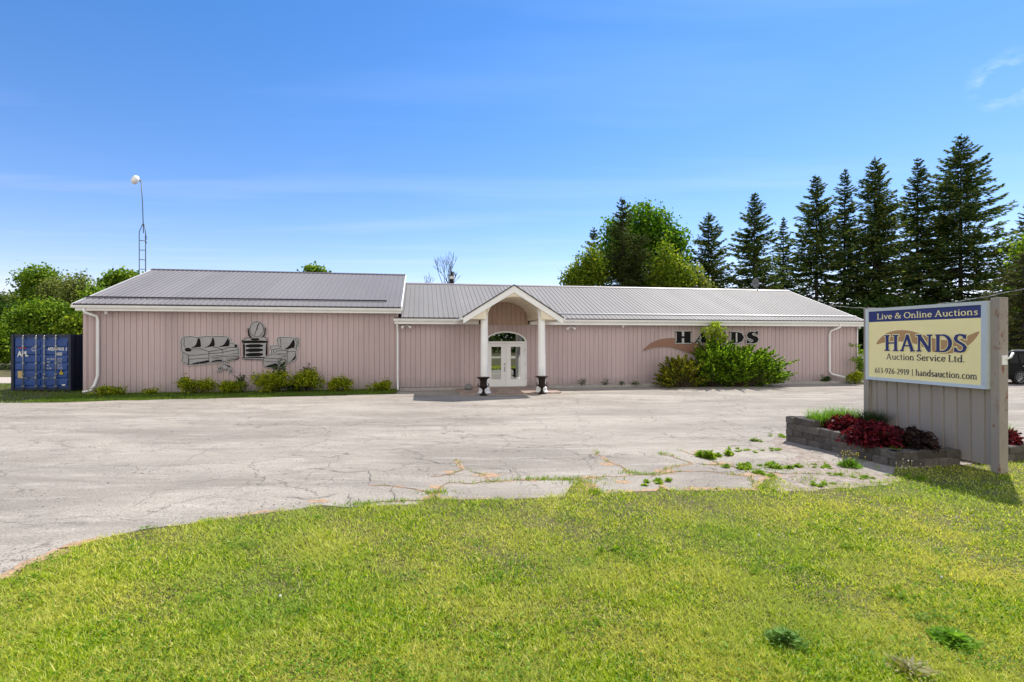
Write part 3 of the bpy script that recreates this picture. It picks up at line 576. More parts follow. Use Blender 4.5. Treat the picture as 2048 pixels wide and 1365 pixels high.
# ---- porch floor
m = MB(); u = 1.62
for j in range(15):
    for i in range(22):
        a = 1.55+i*0.205+(0.1 if j % 2 else 0); b = -3.0+j*0.2
        if a+0.2 > 6.05: continue
        m.box((a, b, 0.0), (a+0.198, b+0.193, 0.055+rnd.uniform(0, 0.008)))
o = m.build('doorstep_paving', block_mat('paver_tone', ((0.26, 0.18, 0.15), (0.40, 0.31, 0.26))), None); o.location = B.location; o.rotation_euler = B.rotation_euler; tag(o, kind='structure')
# ------------------------------------------------------------------ urns
def urn(name, u, v, label):
    x, y = b2w(u, v); e = empty(name, (x, y, 0.004), BA, label, 'urn', 'iron urns in front of the porch columns')
    m = MB(); m.box((-0.15, -0.15, 0.0), (0.15, 0.15, 0.035)); m.build('plinth', M['iron'], e, bevel=0.006)
    m = MB(); m.lathe([(0.13, 0.035), (0.13, 0.06), (0.075, 0.11), (0.045, 0.19), (0.045, 0.23), (0.07, 0.25), (0.05, 0.27)], n=20); m.build('pedestal', M['iron'], e)
    m = MB(); pr = [(0.05, 0.27), (0.13, 0.30), (0.17, 0.36), (0.175, 0.40), (0.145, 0.43), (0.14, 0.50), (0.145, 0.62), (0.17, 0.68), (0.25, 0.725), (0.28, 0.735), (0.28, 0.755), (0.26, 0.76), (0.15, 0.70), (0.12, 0.62)]
    m.lathe(pr, n=28); m.build('bowl', M['iron'], e)
    for s_ in (-1, 1):
        m = MB(); m.tube([(s_*0.15, 0, 0.35), (s_*0.20, 0, 0.36), (s_*0.235, 0, 0.41), (s_*0.22, 0, 0.47), (s_*0.19, 0, 0.48), (s_*0.20, 0, 0.50)], 0.017, 8); m.build('handle', M['iron'], e)
urn('garden_urn', 2.50, -3.22, 'black iron urn in front of the left porch column, wholly in shade')
urn('garden_urn', 5.02, -3.05, 'brown rusty iron urn in front of the right porch column, its rim in sunlight')
# small hose bib pot beside door
x, y = b2w(2.05, -1.2)
m = MB(); m.lathe([(0.10, 0), (0.17, 0.04), (0.19, 0.12), (0.15, 0.22), (0.07, 0.27), (0.02, 0.28)], n=9); o = m.build('rock', mat('grey_rock', (0.2, 0.2, 0.19), 0.9, var=0.3, vscale=6, bump=0.8), loc=(x, y, 0.05)); tag(o, 'dark rounded rock on the ground left of the left porch column', 'rock')
# ------------------------------------------------------------------ flat art helpers
def ribbon(m, pts, w, y, closed=False, wf=None):
    """constant-depth stroke in the x-z plane; pts (x,z)"""
    P = [Vector(p) for p in pts]; n = len(P)
    L_, R_ = [], []
    for i in range(n):
        a = P[(i-1) % n] if (closed or i > 0) else P[i]; b = P[(i+1) % n] if (closed or i < n-1) else P[i]
        t = (b-a); t = t.normalized() if t.length > 1e-9 else Vector((1, 0))
        ww = (wf(t) if wf else w)/2; nrm = Vector((-t.y, t.x))
        L_.append(P[i]+nrm*ww); R_.append(P[i]-nrm*ww)
    vs = [(p.x, y, p.y) for p in L_]+[(p.x, y, p.y) for p in R_]; k = n if closed else n-1
    m.add(vs, [(n+i, n+(i+1) % n, (i+1) % n, i) for i in range(k)])
def smooth(pts, it=2, closed=False):
    for _ in range(it):
        o = []; n = len(pts)
        for i in range(n if closed else n-1):
            a, b = pts[i], pts[(i+1) % n]
            o += [(a[0]*.75+b[0]*.25, a[1]*.75+b[1]*.25), (a[0]*.25+b[0]*.75, a[1]*.25+b[1]*.75)]
        if not closed: o = [pts[0]]+o+[pts[-1]]
        pts = o
    return pts
def offset(pts, d):
    n = len(pts); P = [Vector(p) for p in pts]; A_ = sum(P[i].x*P[(i+1) % n].y-P[(i+1) % n].x*P[i].y for i in range(n)); sg = -1 if A_ > 0 else 1; o = []
    for i in range(n):
        t = (P[(i+1) % n]-P[i-1]); t = t.normalized() if t.length > 1e-9 else Vector((1, 0))
        o.append(tuple(P[i]+Vector((-t.y, t.x))*d*sg))
    return o
def flat(m, pts, y):
    from mathutils.geometry import tessellate_polygon
    tri = tessellate_polygon([[Vector((p[0], p[1], 0)) for p in pts]])
    m.add([(p[0], y, p[1]) for p in pts], [tuple(t) for t in tri])
def panel(m, pts, y0, y1):
    from mathutils.geometry import tessellate_polygon
    n = len(pts); tri = tessellate_polygon([[Vector((p[0], p[1], 0)) for p in pts]])
    m.add([(p[0], y0, p[1]) for p in pts]+[(p[0], y1, p[1]) for p in pts], [tuple(t) for t in tri]+[(i, i+n, (i+1) % n+n, (i+1) % n) for i in range(n)])
# ------------------------------------------------------------------ furniture cut-outs on the left wall
def c7(x, y): return wall_pt(350+x/7.585, 640+y/7.585)
def T(*p): return [c7(*q) for q in p]
def cutout(name, cat, label, outline, fills, lines, depth, rim=0.045, holes=()):
    e = empty(name, B.location, BA, label, cat, 'furniture cut-outs on the pink wall')
    o = T(*outline); big = smooth(offset(o, rim), 1, True)
    m = MB(); panel(m, big, -depth, -depth+0.016); m.build('backing_board', M['cut_rim'], e)
    m = MB(); panel(m, o, -depth-0.004, -depth-0.0002); m.build('grey_face', M['cut_gray'], e)
    m = MB(); k = 0
    for f in fills: flat(m, smooth(T(*f), 1, True), -depth-0.0065-k*0.0003); k += 1
    for l in list(lines)+[outline+[outline[0]]]: ribbon(m, T(*l), 0.019, -depth-0.0085-k*0.0003); k += 1
    for h in holes: k += 1
    m.build('black_drawing', M['black'], e)
    return e
cutout('sofa_cutout', 'wall cut-out', 'grey cut-out drawing of a three seat sofa on the pink wall',
  [(140,270),(240,262),(350,275),(470,262),(580,265),(700,258),(808,272),(832,300),(845,365),(900,372),(945,385),(955,425),(970,440),(972,600),(700,650),(520,665),(240,690),(200,690),(112,630),(130,560),(120,490),(98,455),(100,420),(110,400),(98,360),(98,320),(120,295)],
  [[(355,285),(385,290),(400,370),(402,425),(340,425),(240,440),(300,410),(330,380)], [(575,270),(600,300),(614,410),(560,415),(430,440),(520,405),(560,340)],
   [(808,280),(830,330),(835,410),(760,415),(640,425),(740,395),(780,340)], [(165,440),(200,430),(245,445),(258,470),(250,490),(180,492),(155,470)], [(915,385),(945,390),(948,420),(920,430),(902,410)],
   [(245,685),(300,660),(420,640),(520,615),(525,655),(400,668)], [(535,655),(600,620),(740,610),(740,640),(640,640)], [(800,625),(880,605),(970,585),(970,605),(880,625)], [(205,690),(212,620),(225,615),(222,690)]],
  [[(210,545),(330,545),(520,525)], [(210,610),(330,600),(520,590)], [(525,520),(640,515),(725,505)], [(735,500),(850,480),(968,460)], [(740,545),(860,530),(968,515)], [(250,450),(400,450),(520,490),(730,460)], [(520,490),(525,660)], [(730,460),(735,600)], [(130,500),(210,545),(215,690)], [(150,290),(145,400),(165,430)], [(580,420),(640,430),(730,460),(830,425),(950,430)]], 0.045)
cutout('table_cutout', 'wall cut-out', 'grey cut-out drawing of a round pedestal table overlapping the sofa cut-out',
  [(565,572),(600,555),(700,545),(850,540),(960,550),(968,575),(900,598),(790,605),(785,640),(780,690),(840,700),(862,760),(872,800),(842,808),(830,760),(800,735),(790,760),(738,755),(735,725),(700,755),(690,795),(662,795),(670,740),(700,705),(740,690),(738,640),(735,605),(640,600),(580,590)],
  [[(775,695),(830,705),(852,735),(815,725)], [(845,778),(860,770),(866,790),(850,795)], [(735,710),(705,735),(692,765),(680,770),(690,735)]],
  [[(740,640),(782,640)], [(738,690),(785,690)], [(620,580),(740,565),(850,572),(960,560)]], 0.070, 0.035)
cutout('dresser_cutout', 'wall cut-out', 'black and grey cut-out drawing of a dresser with an oval mirror on the pink wall',
  [(1020,320),(1060,318),(1065,290),(1105,285),(1150,290),(1155,265),(1120,250),(1110,140),(1128,135),(1140,160),(1155,90),(1190,50),(1245,38),(1300,50),(1340,90),(1352,150),(1380,122),(1370,230),(1335,265),(1395,285),(1400,320),(1410,330),(1400,370),(1405,590),(1380,615),(1040,605),(1025,590),(1050,560),(1040,380)],
  [[(1022,322),(1408,322),(1405,352),(1380,362),(1050,366),(1036,352)], [(1042,366),(1068,366),(1068,575),(1040,590)], [(1385,362),(1400,360),(1405,585),(1378,580)], [(1075,380),(1340,375),(1340,428),(1075,432)], [(1078,444),(1340,438),(1340,492),(1078,500)], [(1078,514),(1340,506),(1340,560),(1078,568)],
   [(1155,290),(1285,286),(1285,320),(1155,320)], [(1112,140),(1128,150),(1140,230),(1165,270),(1200,288),(1150,285),(1118,240)], [(1378,125),(1362,150),(1360,220),(1330,262),(1300,285),(1345,270),(1372,230)], [(1040,578),(1370,570),(1375,590),(1040,592)]],
  [[(1245+103*cos(a/20*2*pi), 153+117*sin(a/20*2*pi)) for a in range(21)], [(1285,70),(1260,110),(1255,150),(1230,185),(1215,245)], [(1270,65),(1250,120),(1240,165)]], 0.045)
e = empty('armchair_cutout', B.location, BA) if False else None
cutout('armchair_cutout', 'wall cut-out', 'grey cut-out drawing of a wing armchair at the right end of the furniture',
  [(1560,290),(1600,272),(1700,275),(1800,285),(1870,288),(1885,320),(1870,400),(1848,430),(1845,480),(1830,490),(1840,600),(1800,620),(1740,650),(1710,665),(1700,640),(1640,640),(1460,580),(1470,470),(1448,445),(1450,410),(1500,400),(1580,402),(1570,370),(1550,320)],
  [[(1805,300),(1822,340),(1822,425),(1760,440),(1640,465),(1730,415),(1770,350)], [(1842,500),(1840,590),(1760,640),(1790,600),(1825,560)]],
  [[(1600,285),(1610,370),(1615,465),(1640,465)], [(1580,402),(1610,420)], [(1470,465),(1600,445)], [(1520,530),(1525,500),(1560,480),(1700,475),(1720,500)], [(1530,520),(1700,525)], [(1705,480),(1720,450),(1780,430),(1845,440)], [(1715,490),(1830,490)], [(1705,490),(1708,660)], [(1500,470),(1500,530)], [(1830,300),(1860,360),(1840,420)]], 0.045)
cutout('footstool_cutout', 'wall cut-out', 'grey cut-out drawing of a square footstool overlapping the armchair cut-out',
  [(1350,585),(1480,528),(1580,532),(1680,548),(1672,640),(1665,690),(1640,712),(1570,735),(1360,720),(1352,640)],
  [[(1370,715),(1450,690),(1560,660),(1565,735),(1460,728)], [(1580,730),(1620,690),(1668,645),(1662,690),(1630,715)]],
  [[(1352,590),(1460,595),(1575,600),(1680,555)], [(1352,632),(1460,645),(1570,645),(1672,600)], [(1572,600),(1570,735)]], 0.072, 0.03)
# ------------------------------------------------------------------ HANDS sign on the right wall
SG = empty('wall_lettering', B.location, BA, 'large black and silver HANDS letters with a brown swoosh on the right wall', 'wall sign')
def pw(*p): return [wall_pt(*q) for q in p]
sw = smooth(pw((1281,706),(1293,693),(1308,683),(1330,677.5),(1352,677.5),(1375,681),(1398,691),(1425,700),(1450,702),(1480,697),(1505,686),(1482,706),(1460,717),(1430,717),(1400,713),(1372,706),(1350,698),(1330,695),(1305,697)), 2, True)
m = MB(); panel(m, offset(sw, 0.012), -0.030, -0.012); m.build('swoosh_backing', M['cut_rim'], SG)
m = MB(); panel(m, sw, -0.036, -0.0302); m.build('swoosh', M['swoosh'], SG)
def wl(name, outs, holes=(), k=0):
    e = MB(); b = MB(); i = MB(); yb = -0.060-0.001*k
    for o in outs: panel(b, offset(pw(*o), 0.038), yb, yb+0.02)
    bo = b.build('letter', M['cut_rim'], SG)
    for o in outs: flat(i, pw(*o), yb-0.004)
    i.build('letter_face', M['black'], bo)
    if holes:
        h = MB()
        for o in holes: h = MB(); flat(h, pw(*o), yb-0.007); h.build('letter_inlay', M['cut_rim'], bo)
wl('H', [[(1349.5,664.5),(1382,664.5),(1382,667),(1380,667),(1380,685),(1382,685),(1382,687.5),(1349.5,687.5),(1349.5,685),(1352,685),(1352,667),(1349.5,667)]],
   [[(1362.5,663.8),(1367,663.8),(1367,674),(1362.5,674)], [(1362.5,678),(1367,678),(1367,688.2),(1362.5,688.2)]], 0)
wl('A', [[(1387,687.5),(1396,676),(1403,664.5),(1407,664.5),(1414,687),(1402,687),(1400,682),(1393,683),(1391,687)]], [[(1397,679),(1400,671),(1402,679)], [(1394,681),(1401,680.3),(1401,682),(1393,683)]], 1)
wl('N', [[(1420,687),(1420,665),(1432,665),(1444,678),(1444,665),(1450,665),(1450,687.5),(1444,687.5),(1427,671),(1427,687)]], [], 2)
wl('D', [[(1458,665.5),(1474,665.5),(1482,668),(1486.5,676),(1483,684),(1475,687.5),(1458,687.5),(1461,685),(1461,668)]], [[(1470,667),(1473,667),(1473,686),(1470,686)]], 3)
wl('S', [[(1514.5,663.5),(1514,672),(1511,669),(1506,667),(1502,669),(1504,672),(1513,675),(1516,680),(1513,686),(1506,688.5),(1499,687),(1492,688.5),(1491.5,680),(1495,683),(1500,685.5),(1505,684.5),(1504,681),(1495,677.5),(1491.5,672),(1495,666.5),(1502,664.5),(1509,665.5)]], [], 4)
# ------------------------------------------------------------------ satellite dish, pole, mast
x, y = b2w(*[wall_pt(1510, 570, 5.9)[0], 5.9]); Z0 = 5.35
e = empty('satellite_dish', (x, y, Z0), 0, 'grey oval satellite dish standing on the right roof ridge', 'satellite dish')
m = MB(); m.tube([(0, 0.1, 0), (0, 0.1, 0.45), (0, 0.0, 0.62)], 0.025, 8); m.build('mast', M['darksteel'], e)
m = MB(); n = 24; rr = [0.02, 0.12, 0.22, 0.30]; P = []; F = []
for i, r in enumerate(rr):
    for k in range(n): P.append((r*0.82*cos(2*pi*k/n), 0.0-0.9*r*r, 0.66+r*1.12*sin(2*pi*k/n)))
for i in range(3):
    for k in range(n): F.append((i*n+k, i*n+(k+1) % n, (i+1)*n+(k+1) % n, (i+1)*n+k))
F.append(tuple(range(n))); m.add(P, F, True); o = m.build('reflector', mat('dish_grey', (0.12, 0.13, 0.14), 0.6), e); s2 = o.modifiers.new('s', 'SOLIDIFY'); s2.thickness = 0.012
m = MB(); m.tube([(0, -0.02, 0.36), (0, -0.4, 0.42)], 0.012, 6); m.box((-0.03, -0.46, 0.39), (0.03, -0.38, 0.47)); m.build('feed_arm', M['darksteel'], e)
# mast tower
TY = 27.4; tx = at(287, TY); e = empty('radio_mast', (tx, TY, 0), 0.25, 'slim lattice mast with a white dish on top behind the left roof', 'mast')
rt = 0.185; legs = [(rt*cos(a), rt*sin(a)) for a in (radians(200), radians(320), radians(80))]; zt0, zt1, ztp = 0.0, zt(466, TY), zt(449, TY)
for lx, ly in legs:
    m = MB(); m.tube([(lx, ly, zt0), (lx, ly, zt1), (lx*0.15, ly*0.15, ztp)], 0.020, 6); m.build('leg', M['darksteel'], e)
z = 0.5
while z < zt1:
    m = MB(); m.tube([(a[0], a[1], z) for a in legs+legs[:1]], 0.012, 5); m.build('cross_brace', M['darksteel'], e)
    z += 0.51
m = MB(); m.tube([(0, 0, ztp-0.5), (-0.05, 0, ztp+1.2), (-0.12, 0, zt(361, TY))], 0.022, 8); m.build('top_pole', M['darksteel'], e)
m = MB(); 
for k in range(5): m.tube([(legs[1][0]+rnd.uniform(-.04, .06), legs[1][1], zt1-0.1-k*0.1), (legs[1][0]+rnd.uniform(0, .1), legs[1][1], zt1-0.2-k*0.1)], 0.02, 5)
m.build('cable_coil', M['black'], e)
m = MB(); n = 20; P = []; F = []
dc = Vector((-0.33, -0.15, zt(363, TY)-0.02)); ax = Vector((-0.75, -0.55, 0.35)).normalized(); a1 = ax.cross(Vector((0, 0, 1))).normalized(); a2 = ax.cross(a1)
for r, h in ((0.0, 0.16), (0.12, 0.15), (0.2, 0.11), (0.24, 0.03), (0.24, -0.08), (0.15, -0.14), (0.0, -0.16)):
    for k in range(n): q = dc+ax*h+(a1*cos(2*pi*k/n)+a2*sin(2*pi*k/n))*r; P.append(tuple(q))
for i in range(6):
    for k in range(n): F.append((i*n+k, i*n+(k+1) % n, (i+1)*n+(k+1) % n, (i+1)*n+k))
m.add(P, F, True); m.build('dish', M['white'], e)
m = MB(); m.tube([tuple(dc-ax*0.1), (-0.12, 0, zt(363, TY))], 0.04, 8); m.build('bracket', M['darksteel'], e)
# stub of pole behind the roof
PY = 40; px_ = at(904, PY); e = empty('utility_pole', (px_, PY, 0), 0, 'dark stub of a pole with a white insulator behind the middle roof', 'pole')
m = MB(); m.lathe([(0.20, 0), (0.14, zt(545, PY))], n=10); m.build('shaft', M['black'], e)
m = MB(); m.box((-0.2, -0.2, zt(560, PY)), (0.17, 0.2, zt(554, PY))); m.build('insulator', M['white'], e)
# ------------------------------------------------------------------ power line
sx, sy = b2w(wall_pt(1660, 612, 4.2)[0], 4.2)
p0 = Vector((sx, sy, zt(612, sy))); p1 = Vector((at(2180, 17.5), 17.5, zt(545, 17.5))); m = MB(); pts = []
for i in range(41):
    t = i/40; q = p0.lerp(p1, t); q.z -= 4*0.62*t*(1-t); pts.append(tuple(q))
e = empty('power_line', (0, 0, 0), 0, 'thin twisted overhead cable running from the roof above the yellow sign', 'cable')
m.tube(pts, 0.012, 5); m.build('cable', M['darksteel'], e)
m = MB(); pts2 = [(p[0]+0.02*sin(i*1.6), p[1], p[2]+0.022*cos(i*1.6)) for i, p in enumerate(pts)]; m.tube(pts2, 0.009, 5); m.build('carrier_wire', mat('bare_wire', (0.5, 0.5, 0.45), 0.5, 0.5), e)
# far end support outside the frame: a plain wooden pole
e2 = empty('wooden_pole', (p1.x, p1.y, 0), 0, 'wooden pole carrying the overhead cable right of the car park', 'pole'); m = MB(); m.lathe([(0.16, 0), (0.12, p1.z+0.4)], n=12); m.build('shaft', M['bark'], e2)
m = MB(); m.box((-0.6, -0.05, p1.z-0.1), (0.6, 0.05, p1.z+0.02)); m.build('crossarm', M['bark'], e2)
# bracket on roof
o = MB().tube([tuple(p0), (p0.x-0.1, p0.y, p0.z-0.25)], 0.02, 6).build('service_bracket', M['steel'], None); o.parent = B; o.matrix_parent_inverse = Matrix.LocRotScale(B.location, B.rotation_euler.to_quaternion() if hasattr(B.rotation_euler, 'to_quaternion') else None, None).inverted()
# ------------------------------------------------------------------ shipping container
CZ = 0.0; cx0, cy0 = -22.35, 22.75
cph = math.atan2(0.12, 2.44); e = empty('shipping_container', (cx0, cy0, 0.0), -0.03, 'dark blue shipping container with closed double doors left of the hall', 'container')
cw, ch, cl = 2.74, 2.56, 9.0
m = MB(); pf = []; y = 0.25
# body: corrugated sides, roof, posts
m.box((0.05, 0.2, 0.1), (cw-0.05, cl, ch-0.06))
k = 0.3
while k < cl-0.3: m.box((cw-0.05, k, 0.2), (cw-0.015, k+0.12, ch-0.15)); m.box((0.015, k, 0.2), (0.05, k+0.12, ch-0.15)); k += 0.28
m.build('body', M['navyside'], e)
m = MB(); m.box((0, 0.0, 0.05), (0.12, 0.16, ch)); m.box((cw-0.12, 0.0, 0.05), (cw, 0.16, ch)); m.box((0.12, 0.02, ch-0.13), (cw-0.12, 0.16, ch)); m.box((0.12, 0.02, 0.05), (cw-0.12, 0.16, 0.17)); m.box((0, 0.16, ch-0.07), (cw, cl, ch)); m.box((0, 0.16, 0.05), (cw, cl, 0.14))
m.build('frame', M['navyside'], e)
def textmesh(s, size, name, mt, parent, x, z, y, sx=1.0, bold=0.0, align='LEFT'):
    cu = bpy.data.curves.new('t', 'FONT'); cu.body = s; cu.size = size; cu.align_x = align; cu.offset = bold; cu.resolution_u = 2
    ob = bpy.data.objects.new('t', cu); me = bpy.data.meshes.new_from_object(ob); 
    me.transform(Matrix.Translation((x, y, z)) @ Matrix.Rotation(pi/2, 4, 'X') @ Matrix.Diagonal((sx, 1, 1, 1)))
    o = bpy.data.objects.new(name, me); COL.objects.link(o); me.materials.clear(); me.materials.append(mt); o.parent = parent
    bpy.data.objects.remove(ob); bpy.data.curves.remove(cu); return o
half = (cw-0.24)/2
D_ = []
for i in range(2):
    x0 = 0.125+i*half; x1 = x0+half-0.01; m = MB(); m.box((x0, 0.05, 0.175), (x1, 0.10, ch-0.135))
    nb = 6; hh = (ch-0.5)/nb   # horizontal pressed ribs
    for j in range(nb):
        z0 = 0.24+j*hh; m.hexa([(x0+0.06, 0.02, z0+0.06), (x1-0.06, 0.02, z0+0.06), (x1-0.06, 0.052, z0+0.01), (x0+0.06, 0.052, z0+0.01), (x0+0.06, 0.02, z0+hh-0.10), (x1-0.06, 0.02, z0+hh-0.10), (x1-0.06, 0.052, z0+hh-0.05), (x0+0.06, 0.052, z0+hh-0.05)])
    d_ = m.build('door', M['blue'], e); D_.append(d_)
    for fx in (0.36, 0.84) if i == 0 else (0.14, 0.56):
        bx = x0+half*fx if i == 0 else x0+half*fx
        m = MB(); m.tube([(bx, -0.025, 0.1), (bx, -0.025, ch-0.05)], 0.019, 8)
        for zz_ in (0.22, 0.75, 1.25, 2.0, 2.35): m.box((bx-0.05, -0.035, zz_), (bx+0.05, 0.02, zz_+0.06))
        b_ = m.build('locking_bar', M['steel'], d_)
        q = MB(); q.tube([(bx, -0.05, 0.62), (bx+(0.25 if fx < 0.5 else -0.25), -0.05, 0.60)], 0.014, 6); q.box((bx-0.03, -0.06, 0.58), (bx+0.03, -0.03, 0.68)); q.build('bar_handle', M['steel'], b_)
dl, dr = D_
textmesh('APL', 0.31, 'lettering', M['txt_white'], dl, 0.28, 1.58, 0.018, 0.95, 0.012)
m = MB(); m.box((0.31, 0.012, 1.93), (0.68, 0.018, 1.965)); m.build('red_stripe', M['red'], dl)
m = MB(); m.box((0.30, 0.012, 0.60), (0.56, 0.018, 0.92)); m.build('data_plate', M['tan'], dl)
m = MB(); ring = [(1.03+0.09*cos(2*pi*i/20), 1.90+0.09*sin(2*pi*i/20)) for i in range(20)]; ribbon(m, ring, 0.016, 0.017, True); m.build('round_mark', M['txt_white'], dl); textmesh('2', 0.10, 'round_mark_digit', M['txt_white'], dl, 1.005, 1.865, 0.017)
textmesh('APZU', 0.18, 'lettering', M['txt_white'], dr, 1.67, 1.84, 0.018, 0.72, 0.007); textmesh('474133  5', 0.18, 'lettering', M['txt_white'], dr, 2.03, 1.84, 0.018, 0.72, 0.007); textmesh('42G1', 0.18, 'lettering', M['txt_white'], dr, 2.05, 1.62, 0.018, 0.72, 0.007)
for i, s_ in enumerate(('MAX. GROSS', 'TARE', 'NET', 'CU.CAP.')): textmesh(s_, 0.10, 'lettering', M['txt_white'], dr, 1.62, 1.42-0.14*i, 0.018, 0.62)
for i, s_ in enumerate(('30,480  KG', '67,200  LB', ' 3,730  KG', ' 8,220  LB', '26,750  KG', '58,980  LB', ' 67.7  CUM', '2,391  CUFT')): textmesh(s_, 0.062, 'lettering', M['txt_white'], dr, 2.08, 1.46-0.067*i, 0.018, 0.85)
m = MB(); flat(m, [(2.16, 0.75), (2.42, 0.75), (2.29, 1.0)], 0.017); m.build('warning_border', M['black'], dr)
m = MB(); flat(m, [(2.19, 0.77), (2.39, 0.77), (2.29, 0.965)], 0.014); m.build('warning_triangle', M['yellow'], dr)
m = MB(); flat(m, [(2.285, 0.79), (2.31, 0.85), (2.29, 0.855), (2.305, 0.92), (2.27, 0.845), (2.29, 0.84)], 0.011); m.build('warning_bolt', M['black'], dr)
m = MB(); m.box((2.32, 0.012, 0.27), (2.48, 0.018, 0.33)); m.build('small_label', M['txt_white'], dr)
# ------------------------------------------------------------------ yellow pylon sign
PH = math.atan2(-2.33, 0.47); SX, SY = 7.80, 11.15
P_ = empty('pylon_sign', (SX, SY, 0), PH, 'cream and navy HANDS auction sign on two taupe posts beside the car park', 'sign')
sX = (cos(PH), sin(PH)); sN = (-sin(PH), cos(PH)); CW = 2.38
def sp(px, py, v=-0.06):   # a point of the sign face, in sign coordinates
    rx, rz = (px-1024)/FPX, (683-py)/FPX; den = rx*sN[0]+sN[1]; t = (SX*sN[0]+SY*sN[1]+v)/den
    return ((rx*t-SX)*sX[0]+(t-SY)*sX[1], CAMH+rz*t)
zb, ztp_ = 1.43, 2.96
m = MB(); m.box((-0.13, 0.0, 0.0), (0.0, 0.19, 2.99)); m.build('post', M['post'], P_, bevel=0.006)
m = MB(); m.box((CW, 0.0, 0.0), (CW+0.14, 0.19, 3.01)); pn = m.build('post', M['post'], P_, bevel=0.006)
m = MB(); m.box((0.0, -0.055, zb), (CW, 0.24, ztp_)); m.build('cabinet', M['alu'], P_, bevel=0.004)
m = MB(); fr = 0.062
m.hexa([(0, -0.085, zb), (CW, -0.085, zb), (CW, -0.055, zb), (0, -0.055, zb), (fr, -0.075, zb+fr), (CW-fr, -0.075, zb+fr), (CW-fr, -0.055, zb+fr), (fr, -0.055, zb+fr)])
m.hexa([(fr, -0.075, ztp_-fr), (CW-fr, -0.075, ztp_-fr), (CW-fr, -0.055, ztp_-fr), (fr, -0.055, ztp_-fr), (0, -0.085, ztp_), (CW, -0.085, ztp_), (CW, -0.055, ztp_), (0, -0.055, ztp_)])
m.add([(0, -0.085, zb), (fr, -0.075, zb+fr), (fr, -0.075, ztp_-fr), (0, -0.085, ztp_), (0, -0.055, zb), (0, -0.055, ztp_), (fr, -0.055, zb+fr), (fr, -0.055, ztp_-fr)], [(0, 1, 2, 3), (4, 0, 3, 5), (1, 6, 7, 2)])
m.add([(CW, -0.085, zb), (CW-fr*1.7, -0.06, zb+fr), (CW-fr*1.7, -0.06, ztp_-fr), (CW, -0.085, ztp_), (CW, -0.055, zb), (CW, -0.055, ztp_)], [(3, 2, 1, 0), (0, 4, 5, 3)])
m.build('frame', M['alu'], P_)
FY = -0.0575
bl, br = sp(1742, 662), sp(1967, 638)
zband = (sp(1742.5, 647.0)[1]+sp(1967.5, 635.5)[1])/2
m = MB(); m.box((fr, FY-0.002, zb+fr), (CW-fr, FY+0.002, zband)); m.build('cream_panel', M['sign_cream'], P_)
m = MB(); m.box((fr, FY-0.002, zband), (CW-fr, FY+0.002, ztp_-fr)); m.build('navy_band', M['sign_navy'], P_)
m = ribbed_wall(0.0, CW, 0.10, zb, 0.06, pitch=0.235, groove=0.02, depth=0.022); m.box((0, 0.083, 0.10), (CW, 0.12, zb)); m.box((0.0, 0.035, 0.1), (0.02, 0.06, zb)); m.box((CW-0.025, 0.03, 0.1), (CW, 0.06, zb)); m.build('lower_panel', M['taupe'], P_)
m = MB(); m.box((CW+0.141, 0.04, 1.86), (CW+0.155, 0.15, 2.02)); m.build('outlet_plate', M['white'], pn); m = MB(); m.tube([(CW+0.15, 0.12, 1.95), (CW+0.18, 0.18, 1.99), (CW+0.16, 0.26, 2.06)], 0.018, 8); m.build('conduit', M['white'], pn)
